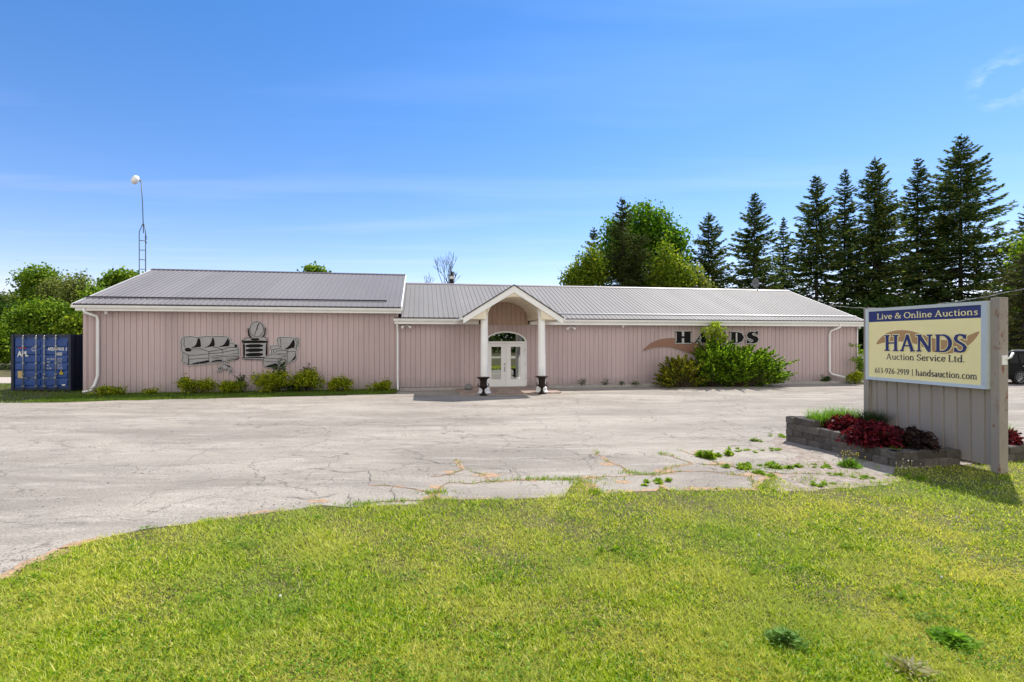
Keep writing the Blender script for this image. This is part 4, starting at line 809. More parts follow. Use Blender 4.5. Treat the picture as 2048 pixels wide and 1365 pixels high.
# stroke lettering with contrast and serifs
def arcp(cx, cy, rx, ry, a0, a1, n=12): return [(cx+rx*cos(radians(a0+(a1-a0)*i/n)), cy+ry*sin(radians(a0+(a1-a0)*i/n))) for i in range(n+1)]
X = 0.66; t2 = 0.04
def ser(x, y, w=0.13): return ('t', [(x-w, y), (x+w, y)])
G = {
 'L': (0.62, [('k', [(.17, 0), (.17, 1)]), ser(.17, 1-t2), ('t', [(.04, t2), (.58, t2)]), ('t', [(.57, 0), (.60, .24)])]),
 'i': (0.30, [('k', [(.15, 0), (.15, X)]), ser(.15, t2, .11), ('t', [(.05, X-t2), (.15, X-t2)]), ('k', [(.15, .82), (.15, .95)])]),
 'v': (0.56, [('k', [(.09, X), (.29, 0)]), ('m', [(.29, 0), (.48, X)]), ser(.09, X-t2, .09), ser(.47, X-t2, .08)]),
 'e': (0.52, [('a', arcp(.27, .33, .19, .31, 0, 330, 16)), ('t', [(.08, .36), (.46, .36)])]),
 '&': (0.88, [('a', [(.82, .04), (.66, .12), (.30, .62), (.24, .80), (.34, .95), (.48, .93), (.53, .78), (.42, .62), (.20, .46), (.10, .28), (.16, .10), (.32, .03), (.52, .10), (.66, .28), (.72, .50)]), ser(.73, .5, .1)]),
 'O': (0.84, [('a', arcp(.42, .5, .34, .47, 0, 360, 22))]),
 'n': (0.62, [('k', [(.14, 0), (.14, X)]), ('k', [(.47, 0), (.47, .42)]), ('m', arcp(.31, .44, .16, .20, 0, 150, 8)), ser(.14, t2, .11), ser(.47, t2, .11), ('t', [(.04, X-t2), (.14, X-t2)])]),
 'l': (0.30, [('k', [(.15, 0), (.15, 1.04)]), ser(.15, t2, .11), ('t', [(.05, 1.0), (.15, 1.0)])]),
 'A': (0.82, [('m', [(.12, 0), (.41, 1)]), ('k', [(.40, 1), (.68, 0)]), ('t', [(.22, .34), (.58, .34)]), ser(.12, t2, .11), ser(.69, t2, .12)]),
 'u': (0.62, [('k', [(.14, X), (.14, .2)]), ('m', arcp(.30, .20, .16, .17, 180, 330, 8)), ('k', [(.47, X), (.47, 0)]), ('t', [(.04, X-t2), (.14, X-t2)]), ('t', [(.37, X-t2), (.47, X-t2)]), ('t', [(.47, t2), (.58, t2)])]),
 'c': (0.50, [('a', arcp(.27, .33, .19, .31, 45, 325, 14))]),
 't': (0.38, [('k', [(.16, .86), (.16, .14)]), ('m', arcp(.26, .14, .10, .11, 180, 300, 6)), ('t', [(.04, X-t2), (.34, X-t2)])]),
 'o': (0.56, [('a', arcp(.28, .33, .20, .31, 0, 360, 18))]),
 's': (0.46, [('a', [(.38, .52), (.30, .62), (.17, .61), (.10, .50), (.15, .40), (.30, .30), (.37, .18), (.31, .06), (.18, .02), (.08, .12)])]),
 'S': (0.64, [('a', [(.53, .80), (.45, .93), (.30, .97), (.16, .90), (.12, .76), (.18, .62), (.32, .52), (.46, .42), (.53, .28), (.48, .11), (.34, .03), (.19, .06), (.10, .20)]), ('t', [(.54, .72), (.55, .98)]), ('t', [(.09, .02), (.10, .28)])]),
 'r': (0.44, [('k', [(.14, 0), (.14, X)]), ('m', [(.14, .45), (.22, .60), (.32, .64), (.40, .58)]), ser(.14, t2, .12), ('t', [(.04, X-t2), (.14, X-t2)])]),
 'd': (0.60, [('k', [(.46, 0), (.46, 1.04)]), ('a', arcp(.27, .33, .19, .30, 20, 340, 14)), ('t', [(.36, 1.0), (.46, 1.0)]), ('t', [(.46, t2), (.56, t2)])]),
 '.': (0.26, [('k', [(.13, 0), (.13, .13)])]),
 'h': (0.62, [('k', [(.14, 0), (.14, 1.04)]), ('k', [(.47, 0), (.47, .42)]), ('m', arcp(.31, .44, .16, .20, 0, 150, 8)), ser(.14, t2, .11), ser(.47, t2, .11), ('t', [(.04, 1.0), (.14, 1.0)])]),
 'a': (0.52, [('k', [(.38, 0), (.38, .46)]), ('m', arcp(.24, .46, .14, .17, 0, 150, 8)), ('a', arcp(.23, .19, .14, .16, 0, 360, 14)), ('t', [(.38, t2), (.48, t2)])]),
 'm': (0.92, [('k', [(.14, 0), (.14, X)]), ('k', [(.45, 0), (.45, .42)]), ('k', [(.76, 0), (.76, .42)]), ('m', arcp(.295, .44, .155, .19, 0, 150, 8)), ('m', arcp(.605, .44, .155, .19, 0, 150, 8)), ser(.14, t2, .10), ser(.45, t2, .10), ser(.76, t2, .10), ('t', [(.04, X-t2), (.14, X-t2)])]),
 'H': (0.90, [('k', [(.20, 0), (.20, 1)]), ('k', [(.68, 0), (.68, 1)]), ('t', [(.20, .5), (.68, .5)]), ser(.20, t2, .15), ser(.20, 1-t2, .15), ser(.68, t2, .15), ser(.68, 1-t2, .15)]),
 'N': (0.92, [('m', [(.20, 0), (.20, 1)]), ('k', [(.20, .96), (.72, .02)]), ('m', [(.72, 0), (.72, 1)]), ser(.18, 1-t2, .14), ser(.20, t2, .13), ser(.72, 1-t2, .14)]),
 'D': (0.88, [('k', [(.20, 0), (.20, 1)]), ('a', [(.08, 1-t2), (.40, 1-t2)]+arcp(.40, .5, .36, .46, 85, -85, 16)+[(.40, t2), (.08, t2)])]),
 '6': (0.56, [('a', arcp(.28, .29, .18, .26, 0, 360, 16)), ('m', [(.44, .88), (.28, .80), (.15, .60), (.10, .32)])]),
 '1': (0.40, [('k', [(.22, 0), (.22, .90)]), ser(.22, t2, .12), ('t', [(.10, .78), (.22, .86)])]),
 '3': (0.54, [('a', [(.12, .78), (.24, .88), (.38, .82), (.40, .66), (.32, .52), (.22, .48), (.34, .44), (.44, .32), (.42, .12), (.28, .02), (.10, .10)])]),
 '-': (0.36, [('k2', [(.05, .34), (.31, .34)])]),
 '9': (0.56, [('a', arcp(.28, .61, .18, .26, 0, 360, 16)), ('m', [(.12, .02), (.28, .10), (.41, .30), (.46, .58)])]),
 '2': (0.54, [('a', [(.11, .72), (.18, .86), (.32, .88), (.42, .76), (.40, .58), (.26, .34), (.10, .08)]), ('k2', [(.10, .05), (.46, .05)])]),
 '|': (0.42, [('m', [(.21, -.12), (.21, .98)])]), ' ': (0.26, [])}
def strokes(text, x0, x1, z0, h, mt, parent, name, y, kT=0.135, tT=0.07, extra=0.0, slope=0.0, track=0.0):
    tw = sum(G[c][0]+track for c in text)-track; sx = (x1-x0)/tw; m = MB(); x = x0; k = 0
    for c in text:
        for kind, pts in G[c][1]:
            P = [(x+p[0]*sx, z0+p[1]*h) for p in pts]; K, t_ = kT*h*min(1, sx/h*1.05), tT*h
            if kind == 't': f = lambda t, t_=t_: t_+extra
            elif kind in ('k', ): f = lambda t, K=K: K+extra
            elif kind == 'k2': f = lambda t, t_=t_: t_*1.2+extra
            elif kind == 'm': f = lambda t, K=K, t_=t_: (K*0.45+t_*0.55)+extra
            else: f = lambda t, K=K, t_=t_: t_+(K*1.08-t_)*abs(t.y)**1.3+extra
            if extra and len(P) == 2:     # lengthen the halo
                a, b = Vector(P[0]), Vector(P[1]); d_ = (b-a).normalized()*extra*0.5; P = [tuple(a-d_), tuple(b+d_)]
            ribbon(m, P, 0, y-0.00012*(k % 60), wf=f); k += 1
        x += (G[c][0]+track)*sx
    return m.build(name, mt, parent)
a, b = sp(1753.5, 641), sp(1957, 631); zl = sp(1753, 642.5)[1]
strokes('Live & Online Auctions', a[0], b[0], (sp(1753, 642.8)[1]+sp(1957, 635.8)[1])/2+0.032, sp(1870, 623)[1]-sp(1870, 637.5)[1]-0.02, M['sign_cream'], P_, 'lettering', FY-0.004, 0.17, 0.085)
swp = [(1749.5,692),(1760,678),(1772,668),(1788,663),(1805,661.5),(1822,663.5),(1838,668),(1856,675),(1876,680.5),(1896,682.5),(1915,682),(1930,676),(1945,669),(1961.5,662.5),(1954,675),(1944,687),(1930,697),(1915,705),(1900,709),(1880,709),(1862,704),(1845,695),(1828,688),(1810,685),(1790,684),(1770,686)]
m = MB(); flat(m, smooth([sp(*q) for q in swp], 2, True), FY-0.0035); m.build('swoosh', M['sign_tan'], P_)
a, b = sp(1770, 690), sp(1934, 690); hz0 = (sp(1775, 704)[1]+sp(1925, 706)[1])/2; hz1 = (sp(1775, 672.5)[1]+sp(1925, 668.8)[1])/2
strokes('HANDS', a[0]-0.02, b[0]+0.02, hz0, hz1-hz0, M['sign_cream'], P_, 'letter_outline', FY-0.006, 0.19, 0.08, 0.036)
strokes('HANDS', a[0]-0.02, b[0]+0.02, hz0, hz1-hz0, M['sign_navy'], P_, 'lettering', FY-0.016, 0.19, 0.08)
a, b = sp(1772, 715), sp(1931, 720); z0 = (sp(1775, 720.5)[1]+sp(1925, 726)[1])/2
strokes('Auction Service Ltd.', a[0], b[0], z0, 0.125, M['sign_ink'], P_, 'lettering', FY-0.004, 0.16, 0.08)
a, b = sp(1749.5, 745), sp(1955, 755); z0 = (sp(1752, 748)[1]+sp(1953, 760)[1])/2
strokes('613-926-2919 | handsauction.com', a[0], b[0], z0, 0.125, M['sign_ink'], P_, 'lettering', FY-0.004, 0.15, 0.075)
# ------------------------------------------------------------------ stone planters
def block_run(m, p0, p1, z0, courses, rows, th=0.2, hgt=0.14, L=0.30):
    """rows: number of courses as function of fraction along the run"""
    a = Vector(p0); b = Vector(p1); d_ = (b-a); ln = d_.length; d_.normalize(); nn_ = Vector((-d_.y, d_.x))
    for c in range(courses):
        s_ = -(L/2 if c % 2 else 0)
        while s_ < ln-0.01:
            s0, s1 = max(0, s_), min(ln, s_+L)
            if s1-s0 > 0.04 and rows((s0+s1)/2/ln) > c:
                j = rnd.uniform(-0.012, 0.012); g = 0.004
                q = [a+d_*(s0+g)+nn_*j, a+d_*(s1-g)+nn_*j, a+d_*(s1-g)+nn_*(th+j), a+d_*(s0+g)+nn_*(th+j)]
                zz0, zz1 = z0+c*hgt+0.003, z0+(c+1)*hgt
                bv = 0.018
                cen = sum(q, Vector((0, 0)))/4; top = [v_+(cen-v_).normalized()*bv for v_ in q]
                m.add([(v_.x, v_.y, zz0) for v_ in q]+[(v_.x, v_.y, zz1-bv) for v_ in q]+[(v_.x, v_.y, zz1) for v_ in top],
                      [(0, 1, 5, 4), (1, 2, 6, 5), (2, 3, 7, 6), (3, 0, 4, 7), (4, 5, 9, 8), (5, 6, 10, 9), (6, 7, 11, 10), (7, 4, 8, 11), (8, 9, 10, 11), (3, 2, 1, 0)])
            s_ += L
def s2w(x, y): return (SX+sX[0]*x+sN[0]*y, SY+sX[1]*x+sN[1]*y)
PL = empty('stone_planter', (6.25, 11.5, 0), 0, 'weathered grey block planter left of the sign, highest at its far corner', 'planter', 'block planters by the sign')
A0, A1, A2 = (6.22, 11.58), (6.86, 9.12), (8.20, 9.32)
def loc_(p): return (p[0]-6.25, p[1]-11.5)
m = MB(); block_run(m, loc_(A0), loc_(A1), 0, 4, lambda f: 4 if f < 0.26 else (3 if f < 0.55 else 2), 0.22); block_run(m, loc_(A1), loc_(A2), 0, 2, lambda f: 2, 0.22); block_run(m, loc_((7.75, 11.7)), loc_(A0), 0, 4, lambda f: 4, 0.22)
m.build('block_wall', M['block'], PL)
m = MB(); nx, ny = 8, 14; P = []
for j in range(ny+1):
    for i in range(nx+1):
        f = j/ny; g = i/nx; L0 = Vector((6.30, 11.5)).lerp(Vector((6.95, 9.2)), f); R0 = Vector((7.85, 11.55)).lerp(Vector((8.3, 9.35)), f); q = L0.lerp(R0, g)
        P.append((q.x-6.25, q.y-11.5, 0.47-0.27*min(1, f*1.5)+rnd.uniform(-0.015, 0.02)))
m.add(P, [(j*(nx+1)+i, (j+1)*(nx+1)+i, (j+1)*(nx+1)+i+1, j*(nx+1)+i+1) for j in range(ny) for i in range(nx)]); m.build('planting_soil', M['soil'], PL)
PR = empty('stone_planter', (9.0, 9.6, 0), 0, 'low grey block planter right of the sign, half cut by the picture edge', 'planter', 'block planters by the sign')
def l2(p): return (p[0]-9.0, p[1]-9.6)
m = MB(); block_run(m, l2((8.62, 9.42)), l2((9.95, 9.72)), 0, 2, lambda f: 2, 0.22); block_run(m, l2((9.95, 9.72)), l2((9.5, 12.1)), 0, 2, lambda f: 2, 0.22)
m.build('block_wall', M['block'], PR)
m = MB(); m.prism_z([l2((8.5, 9.6)), l2((9.78, 9.9)), l2((9.4, 12.0)), l2((8.1, 11.7))], 0.0, 0.22); m.build('planting_soil', M['soil'], PR)
# ------------------------------------------------------------------ vegetation builders
def blades(c, h, w, lean, mat_, name, parent=None, kind=None, seg=2, droop=0.5):
    """arching grass blades from base points; c Nx3"""
    n = len(c); a = rng.uniform(0, 2*pi, n); d = np.stack([np.cos(a), np.sin(a), np.zeros(n)], 1); s = np.stack([-np.sin(a), np.cos(a), np.zeros(n)], 1)
    h = np.broadcast_to(h, (n,)); w = np.broadcast_to(w, (n,)); le = rng.uniform(0.2, 1, n)*lean*h
    V = []; k = seg+1
    for i in range(k):
        f = i/seg; z = h*(f-droop*0.35*f*f); x = le*f*f
        p = c+d*x[:, None]; p = p.copy(); p[:, 2] += z; ww = (w*(1-f)*0.5)[:, None] if i < seg else 0
        if i < seg: V += [p-s*ww, p+s*ww]
        else: V += [p]
    V = np.stack(V, 1); nv = V.shape[1]; base = np.arange(n)[:, None]*nv; F = []
    if seg == 1: F = base+np.array([0, 1, 2]); return npmesh(name, V.reshape(-1, 3), F, mat_, parent, kind)
    tri = []
    for i in range(seg-1): tri += [[2*i, 2*i+1, 2*i+3], [2*i, 2*i+3, 2*i+2]]
    tri.append([2*(seg-1), 2*(seg-1)+1, 2*seg])
    F = (base[:, None, :]+np.array(tri)[None]).reshape(-1, 3)
    return npmesh(name, V.reshape(-1, 3), F, mat_, parent, kind)
def lobes_points(lobes, n, shell=0.55):
    w = np.array([l[3]*l[4]*l[5] for l in lobes])**0.75; w /= w.sum(); idx = rng.choice(len(lobes), n, p=w); L_ = np.array(lobes)[idx]
    d = unit(rng.normal(size=(n, 3))); r = (shell+(1-shell)*rng.random(n)**0.7)*(1+0.10*rng.normal(size=n))*(1+0.30*np.sin(d[:, 0]*6+idx*1.7)*np.cos(d[:, 2]*7+idx)*np.cos(d[:, 1]*5))
    return L_[:, :3]+d*L_[:, 3:6]*r[:, None], d
def clumped(lobes, nclump, per, csize, shell=0.6):
    c, d = lobes_points(lobes, nclump, shell); p = np.repeat(c, per, 0)+rng.normal(size=(nclump*per, 3))*csize*np.array([1, 1, 0.75]); return p
def tree(name, x, y, lobes, leaf, nclump, per, csize, mt, label, cat='tree', group=None, trunk=(0.2, 3.0), wood='bark', limbs=10, parts=('trunk', 'crown'), base=0.0):
    e = empty(name, (x, y, base), 0, label, cat, group)
    m = MB(); tr, th = trunk; top = max(l[2] for l in lobes)
    if th > 0:
        pts = [(0, 0, 0), (rnd.uniform(-.05, .05)*th, rnd.uniform(-.05, .05)*th, th*0.5), (0.02*th, 0, th)]; m.tube(pts, [tr, tr*0.8, tr*0.65], 8)
    st = Vector((0.02*th, 0, th)) if th > 0 else Vector((0, 0, 0))
    for i in range(limbs):
        l = lobes[i % len(lobes)]; d = Vector((rnd.gauss(0, 1), rnd.gauss(0, 1), rnd.gauss(0.3, 0.8))); d.normalize()
        e_ = Vector(l[:3])+Vector((d.x*l[3], d.y*l[4], d.z*l[5]))*0.85; q = st.lerp(e_, 0.5)+Vector((0, 0, -0.06*(e_-st).length)); 
        m.tube([tuple(st), tuple(q), tuple(e_)], [tr*0.5, tr*0.28, tr*0.06], 5)
    m.build(parts[0], M[wood], e)
    p = clumped(lobes, nclump, per, csize); p[:, 2] = np.maximum(p[:, 2], 0.03)
    s = leaf*rng.uniform(0.6, 1.3, len(p)); v, f = cards(p, s, s*0.7, up=0.8); npmesh(parts[1], v, f, mt, e); return e
def conifer(name, x, y, h, r, label, mt='spruce', z0=0.08, dens=1.0, leaf=0.34, pw=0.85, cat='tree', group='tall dark spruces in a row', trunk_r=None, drop=0.25):
    e = empty(name, (x, y, 0), rnd.uniform(0, 6), label, cat, group); m = MB(); tr = trunk_r or h*0.011
    m.tube([(0, 0, 0), (0.05, 0.03, h*0.5), (0, 0, h*0.97)], [tr, tr*0.6, 0.02], 8)
    C, D_, S_ = [], [], []; z = h*z0
    while z < h*0.985:
        f = (z-h*z0)/(h*(1-z0)); Lb = r*((1-f)**pw)*(0.72+0.28*min(1, f*5))+0.12
        for k in range(rnd.choice((6, 7, 7, 8))):
            a = rnd.uniform(0, 2*pi); L_ = Lb*rnd.uniform(0.55, 1.18); dr = drop*(1-f)*L_; rise = 0.30*f*L_+0.05*L_
            d = np.array([cos(a), sin(a), 0]); side = np.array([-sin(a), cos(a), 0])
            P = lambda t: np.array([d[0]*L_*t, d[1]*L_*t, z-dr*t*(1.6-t)*1.2+rise*t*t*(1+1.6*max(0, f-0.7))])
            if L_ > 0.5: m.tube([tuple(P(0)), tuple(P(0.5)), tuple(P(1.0))], [0.05*min(1, L_/3)+0.012, 0.02, 0.006], 4, cap=False)
            n = int((8+L_*17)*dens); t = rng.random(n)**0.75; t = np.maximum(t, 0.12 if f > 0.35 else 0.28)
            sw_ = rng.normal(size=n)*0.20*L_*(1.05-t)+rng.normal(size=n)*0.05; c = np.stack([P(q) for q in t])+side*sw_[:, None]; c[:, 2] -= np.abs(rng.normal(size=n))*0.10*min(1, L_/1.5)
            dd = d[None]*0.9+side[None]*(np.sign(sw_)*rng.uniform(0.2, 1.2, n))[:, None]; dd[:, 2] += rng.normal(size=n)*0.25-0.12
            C.append(c); D_.append(dd); S_.append(leaf*rng.uniform(0.6, 1.25, n)*(0.55+0.45*min(1, L_/2)))
        z += rnd.uniform(0.22, 0.42)*(0.75+0.35*(1-f))
    n = 40; c = np.stack([rng.normal(size=n)*0.06, rng.normal(size=n)*0.06, h*(0.94+0.06*rng.random(n))], 1); C.append(c); dd = rng.normal(size=(n, 3))*0.4; dd[:, 2] += 1; D_.append(dd); S_.append(np.full(n, leaf*0.6))
    m.build('trunk', M['barkdark'], e)
    C, D_, S_ = np.concatenate(C), np.concatenate(D_), np.concatenate(S_); v, f = cards(C, S_, S_*0.34, D_, up=0.6); npmesh('crown', v, f, M[mt], e); return e
# ------------------------------------------------------------------ spruces behind the right wing
SP = [ # px x, top y, Y, radius m, label, material
 (1188, 456, 44, 1.7, 'slim pointed spruce at the far left of the trees behind the right roof', 'spruce', 1.0),
 (1418, 425, 46, 2.7, 'shorter spruce standing alone right of the broad maple', 'spruce', 1.0),
 (1509, 386, 47, 2.9, 'middling spruce behind the satellite dish', 'spruce', 1.1),
 (1567, 436, 52, 1.8, 'narrow low spruce squeezed between two taller spruces right of the satellite dish', 'spruce', 0.9),
 (1632, 350, 48, 3.1, 'tall ragged spruce rising over the right end of the ridge', 'spruce', 1.1),
 (1690, 338, 50, 2.3, 'slender tall spruce just left of the twin trunked spruce', 'spruce', 1.0),
 (1750, 314, 47, 3.3, 'broad dense spruce with two trunks behind the right roof slope', 'spruce', 1.15),
 (1836, 316, 49, 2.8, 'spruce with a narrow pointed top left of the tallest spruce', 'spruce', 1.1),
 (1922, 270, 46, 4.6, 'tallest and widest spruce, rising above the yellow sign', 'spruce', 1.25)]
for (px, py, Y, r, lb, mt, dn) in SP: conifer('spruce_tree', at(px, Y), Y, zt(py, Y), r*1.6, lb, mt, z0=0.10, dens=dn*1.35, pw=0.82, leaf=0.36)
conifer('spruce_tree', at(1766, 47.5), 48.0, zt(352, 48), 2.4, 'lower companion spruce touching the broad dense spruce on its right', 'spruce', 0.12, 1.0)
conifer('spruce_tree', at(1880, 53), 53.0, zt(420, 53), 2.6, 'dark lower spruce filling the gap left of the tallest spruce', 'spruce', 0.08, 1.0)
conifer('spruce_tree', at(2052, 40), 40.0, zt(405, 40), 2.6, 'tall dark spruce cut by the right picture edge', 'spruce', 0.12, 1.0)
conifer('pine_tree', at(2046, 33), 33.0, zt(505, 33), 3.9, 'olive green drooping pine at the right picture edge above the black car', 'pine', 0.06, 1.5, 0.3, cat='tree', group='evergreens at the right edge')
conifer('pine_tree', at(1990, 37), 37.0, zt(560, 37), 2.6, 'small olive pine directly behind the right post of the sign', 'spruce', 0.04, 1.3, 0.3, cat='tree', group='evergreens at the right edge')
# cedar and maple group
conifer('cedar_tree', at(1245, 42), 42.0, zt(395, 42), 3.4, 'dark dense cedar with a spire top in front of the broad maple', 'cedar', 0.03, 2.3, 0.24, pw=0.75, group='evergreens round the maple', drop=0.1)
conifer('cedar_tree', at(1280, 41), 41.0, zt(468, 41), 2.6, 'olive green cedar right of the spire topped cedar', 'cedar', 0.03, 2.5, 0.22, pw=0.55, group='evergreens round the maple', drop=0.05)
def E(px, py, Y, rx, rz, ry=None, dy=0.0): return (px, py, Y, rx, rz, ry, dy)
def ptree(name, px, Y, blobs, leaf, ncl, per, cs, mt, label, **kw):
    """blobs given as (px, py, rx_px, rz_px[, depth offset]) and turned into metres at distance Y"""
    x0 = at(px, Y); L_ = []
    for b in blobs:
        s = Y/FPX; dy = b[4] if len(b) > 4 else 0; L_.append((at(b[0], Y)-x0, dy, zt(b[1], Y), b[2]*s, (b[2]*0.9)*s, b[3]*s))
    return tree(name, x0, Y, L_, leaf, ncl, per, cs, M[mt], label, **kw)
ptree('maple_tree', 1290, 47, [(1285,455,42,40),(1245,488,36,40,-.5),(1315,480,40,45),(1345,500,32,38),(1240,520,36,48),(1300,540,60,50),(1340,560,45,40),(1228,462,16,20)], 0.30, 1500, 16, 0.42, 'maple', 'broad round maple rising behind the dark cedar', trunk=(0.35, 4), limbs=14)
ptree('young_maple', 1340, 41, [(1330,512,11,30),(1316,540,14,28),(1345,535,16,30),(1366,552,18,24),(1330,560,26,22),(1380,566,14,16),(1350,562,26,22)], 0.20, 520, 12, 0.36, 'ygreen', 'young yellow green tree in front of the maple on its right', trunk=(0.12, 2.5), limbs=8)
ptree('young_maple', 1170, 42, [(1185,512,11,20),(1172,535,18,20),(1152,552,18,14),(1192,548,22,28),(1140,566,11,10),(1165,562,28,16)], 0.22, 520, 12, 0.38, 'ygreen', 'yellow green bushy tree at the left foot of the cedar group', trunk=(0.12, 2.5), limbs=8)
ptree('small_tree', 1385, 42, [(1382,560,22,26),(1398,575,18,18)], 0.24, 160, 14, 0.3, 'ggreen', 'grey green small tree between the young yellow tree and the lone spruce', trunk=(0.1, 2.5), limbs=6)
ptree('leafy_tree', 2040, 38, [(2048,492,18,24),(2064,540,30,40),(2056,600,36,44)], 0.26, 340, 14, 0.4, 'lgreen', 'bright green leafy tree behind the pine at the right edge', trunk=(0.2, 3), limbs=8)
# low dark undergrowth right of hall
ptree('hedge_shrub', 1770, 44, [(1760,640,60,40),(1830,650,50,38),(1700,650,40,30)], 0.32, 420, 14, 0.5, 'dgreen', 'dark undergrowth below the spruces right of the hall', cat='shrub', trunk=(0.1, 0.0), limbs=8, parts=('branches', 'foliage'))
ptree('hedge_shrub', 1990, 42, [(1960,660,60,32),(2040,660,50,34),(2090,650,50,40)], 0.32, 420, 14, 0.5, 'dgreen', 'dark undergrowth behind the black car', cat='shrub', trunk=(0.1, 0.0), limbs=8, parts=('branches', 'foliage'))
# ------------------------------------------------------------------ trees on the left
ptree('aspen_tree', 80, 48, [(62,565,20,26),(88,560,24,26),(75,600,30,28),(98,590,24,24),(66,640,34,40),(100,645,30,40)], 0.25, 1100, 16, 0.36, 'lgreen', 'tall round topped green tree behind the container', trunk=(0.22, 3), limbs=12)
ptree('willow_tree', 158, 46, [(155,580,24,24),(172,600,22,26),(148,620,28,30),(170,640,26,36)], 0.22, 800, 14, 0.38, 'ggreen', 'pale grey green tree between the round topped tree and the roof', trunk=(0.18, 3), limbs=10)
ptree('bushy_tree', 188, 44, [(190,600,16,22),(185,640,22,40),(165,660,26,30)], 0.28, 380, 14, 0.34, 'lgreen', 'bright green bushy tree tucked against the left gable', trunk=(0.14, 2), limbs=8)
ptree('bushy_tree', 240, 50, [(238,562,20,14),(228,575,16,12),(255,556,16,10),(212,572,8,8)], 0.32, 300, 12, 0.30, 'lgreen', 'leafy tree top showing over the left roof slope', trunk=(0.2, 6), limbs=8)
ptree('bushy_tree', 630, 48, [(625,545,14,8),(640,550,12,8)], 0.3, 110, 12, 0.28, 'lgreen', 'small tree top just showing over the left roof ridge', trunk=(0.15, 6), limbs=5)
LT = [(10, 52, [(5,620,40,30),(25,610,30,22),(0,660,50,40)], 'ggreen', 'hazy grey green thicket tree at the left picture edge'),
 (30, 44, [(20,650,34,40),(50,660,30,36),(35,690,40,34)], 'dgreen', 'dark green rounded bush behind the left edge of the container'),
 (75, 42, [(60,640,26,30),(90,630,24,26),(75,670,34,30)], 'lgreen', 'light green bush in front of the tall round topped tree'),
 (125, 43, [(118,640,26,30),(140,650,24,30),(120,680,34,26)], 'lgreen', 'sunlit green bush above the right half of the container'),
 (155, 41, [(150,665,22,24),(168,660,18,30),(160,690,26,24)], 'ygreen', 'yellowish shrub between container and hall'),
 (-20, 40, [(-25,680,40,40),(5,690,26,36)], 'lgreen', 'low bright shrub on the field beside the container'),
 (118, 47, [(110,590,14,24),(122,610,16,26)], 'ggreen', 'thin half bare tree right of the round topped tree'),
 (-60, 46, [(-70,620,60,50),(-40,660,50,50)], 'dgreen', 'large dark tree beyond the left picture edge')]
for (px, Y, bl, mt, lb) in LT: ptree('thicket_shrub' if 'bush' in lb or 'shrub' in lb else 'thicket_tree', px, Y, bl, 0.23, 640, 15, 0.36, mt, lb, cat='shrub' if 'bush' in lb or 'shrub' in lb else 'tree', trunk=(0.12, 1.2), limbs=9)
# bare trees behind the middle roof
def baretree(px, Y, top, label, spread=1.2, seed=1, r0=0.10):
    R = random.Random(seed); x = at(px, Y); h = zt(top, Y); e = empty('bare_tree', (x, Y, 0), 0, label, 'tree', 'leafless trees behind the middle roof'); m = MB(); tw = MB()
    def grow(p, d, L_, r, k):
        q = p+d*L_*0.5+Vector((R.gauss(0, .03), R.gauss(0, .03), 0))*L_; t = p+d*L_
        (m if k < 2 else tw).tube([tuple(p), tuple(q), tuple(t)], [r, r*0.8, r*0.6], 5 if k < 2 else 3, cap=False)
        if k > 4: return
        for i in range(2 if k < 2 else 3):
            nd = (d+Vector((R.gauss(0, .32*spread), R.gauss(0, .32*spread), R.uniform(-.05, .35)))).normalized(); grow(t, nd, L_*R.uniform(0.55, 0.78), r*0.6, k+1)
    grow(Vector((0, 0, 0)), Vector((0, 0, 1)), h*0.36, r0, 0); m.build('trunk', M['barkdark'], e); tw.build('twigs', M['barkdark'], e)
baretree(885, 42, 533, 'taller leafless tree with forked trunk behind the middle roof', 1.0, 5, 0.15); baretree(858, 44, 545, 'smaller leafless tree left of the forked one behind the middle roof', 0.8, 3, 0.09); baretree(925, 46, 555, 'sparse leafless sapling right of the pole stub', 0.8, 9, 0.06)
# wood line behind the viewer, seen in the door panes
p = np.stack([rng.uniform(-70, 70, 26000), rng.normal(-46, 2.2, 26000), rng.random(26000)**0.8*9], 1); p[:, 2] *= 0.75+0.25*np.sin(p[:, 0]*0.35)+0.1*np.sin(p[:, 0]*1.1)
v, f = cards(p, 0.9, 0.7); tag(npmesh('far_wood', v, f, M['far']), 'dense dark green wood across the road behind the viewer', 'wood', kind='stuff')
# ------------------------------------------------------------------ shrubs at the left wall
def shrub(name, px, py, w, h, mt, label, depth=-0.9, n=2600, leaf=0.055, group=None, extra=None, jitter=0.3):
    """px,py = base centre on the picture; w,h in px at the wall"""
    s = (BD)/FPX*1.01; u = wall_pt(px, py, depth)[0]; x, y = b2w(u, depth); W_, H_ = w*s/2, h*s
    L_ = []
    for i in range(9):
        a = rnd.uniform(0, 2*pi); rr = rnd.uniform(0.2, 0.75); L_.append((W_*rr*cos(a), 0.45*W_*rr*sin(a), H_*rnd.uniform(0.30, 0.68), W_*rnd.uniform(0.28, 0.45), W_*0.3, H_*rnd.uniform(0.25, 0.36)))
    if extra: L_ += extra
    e = empty(name, (x, y, 0.0), BA, label, 'shrub', group); m = MB()
    for i in range(14):
        l = rnd.choice(L_); m.tube([(l[0]*0.1, l[1]*0.1, 0), (l[0]*0.5, l[1]*0.5, l[2]*0.6), (l[0], l[1], l[2]+l[5]*0.5)], [0.014, 0.01, 0.004], 4, cap=False)
    m.build('stems', M['bark'], e)
    p = clumped(L_, n//8, 8, 0.05, 0.5); p[:, 2] = np.maximum(p[:, 2], 0.03); sz = leaf*rng.uniform(0.7, 1.4, len(p)); v, f = cards(p, sz, sz*0.75, up=0.9); npmesh('foliage', v, f, M[mt], e); return e
GS = 'yellow green shrubs along the left wall'
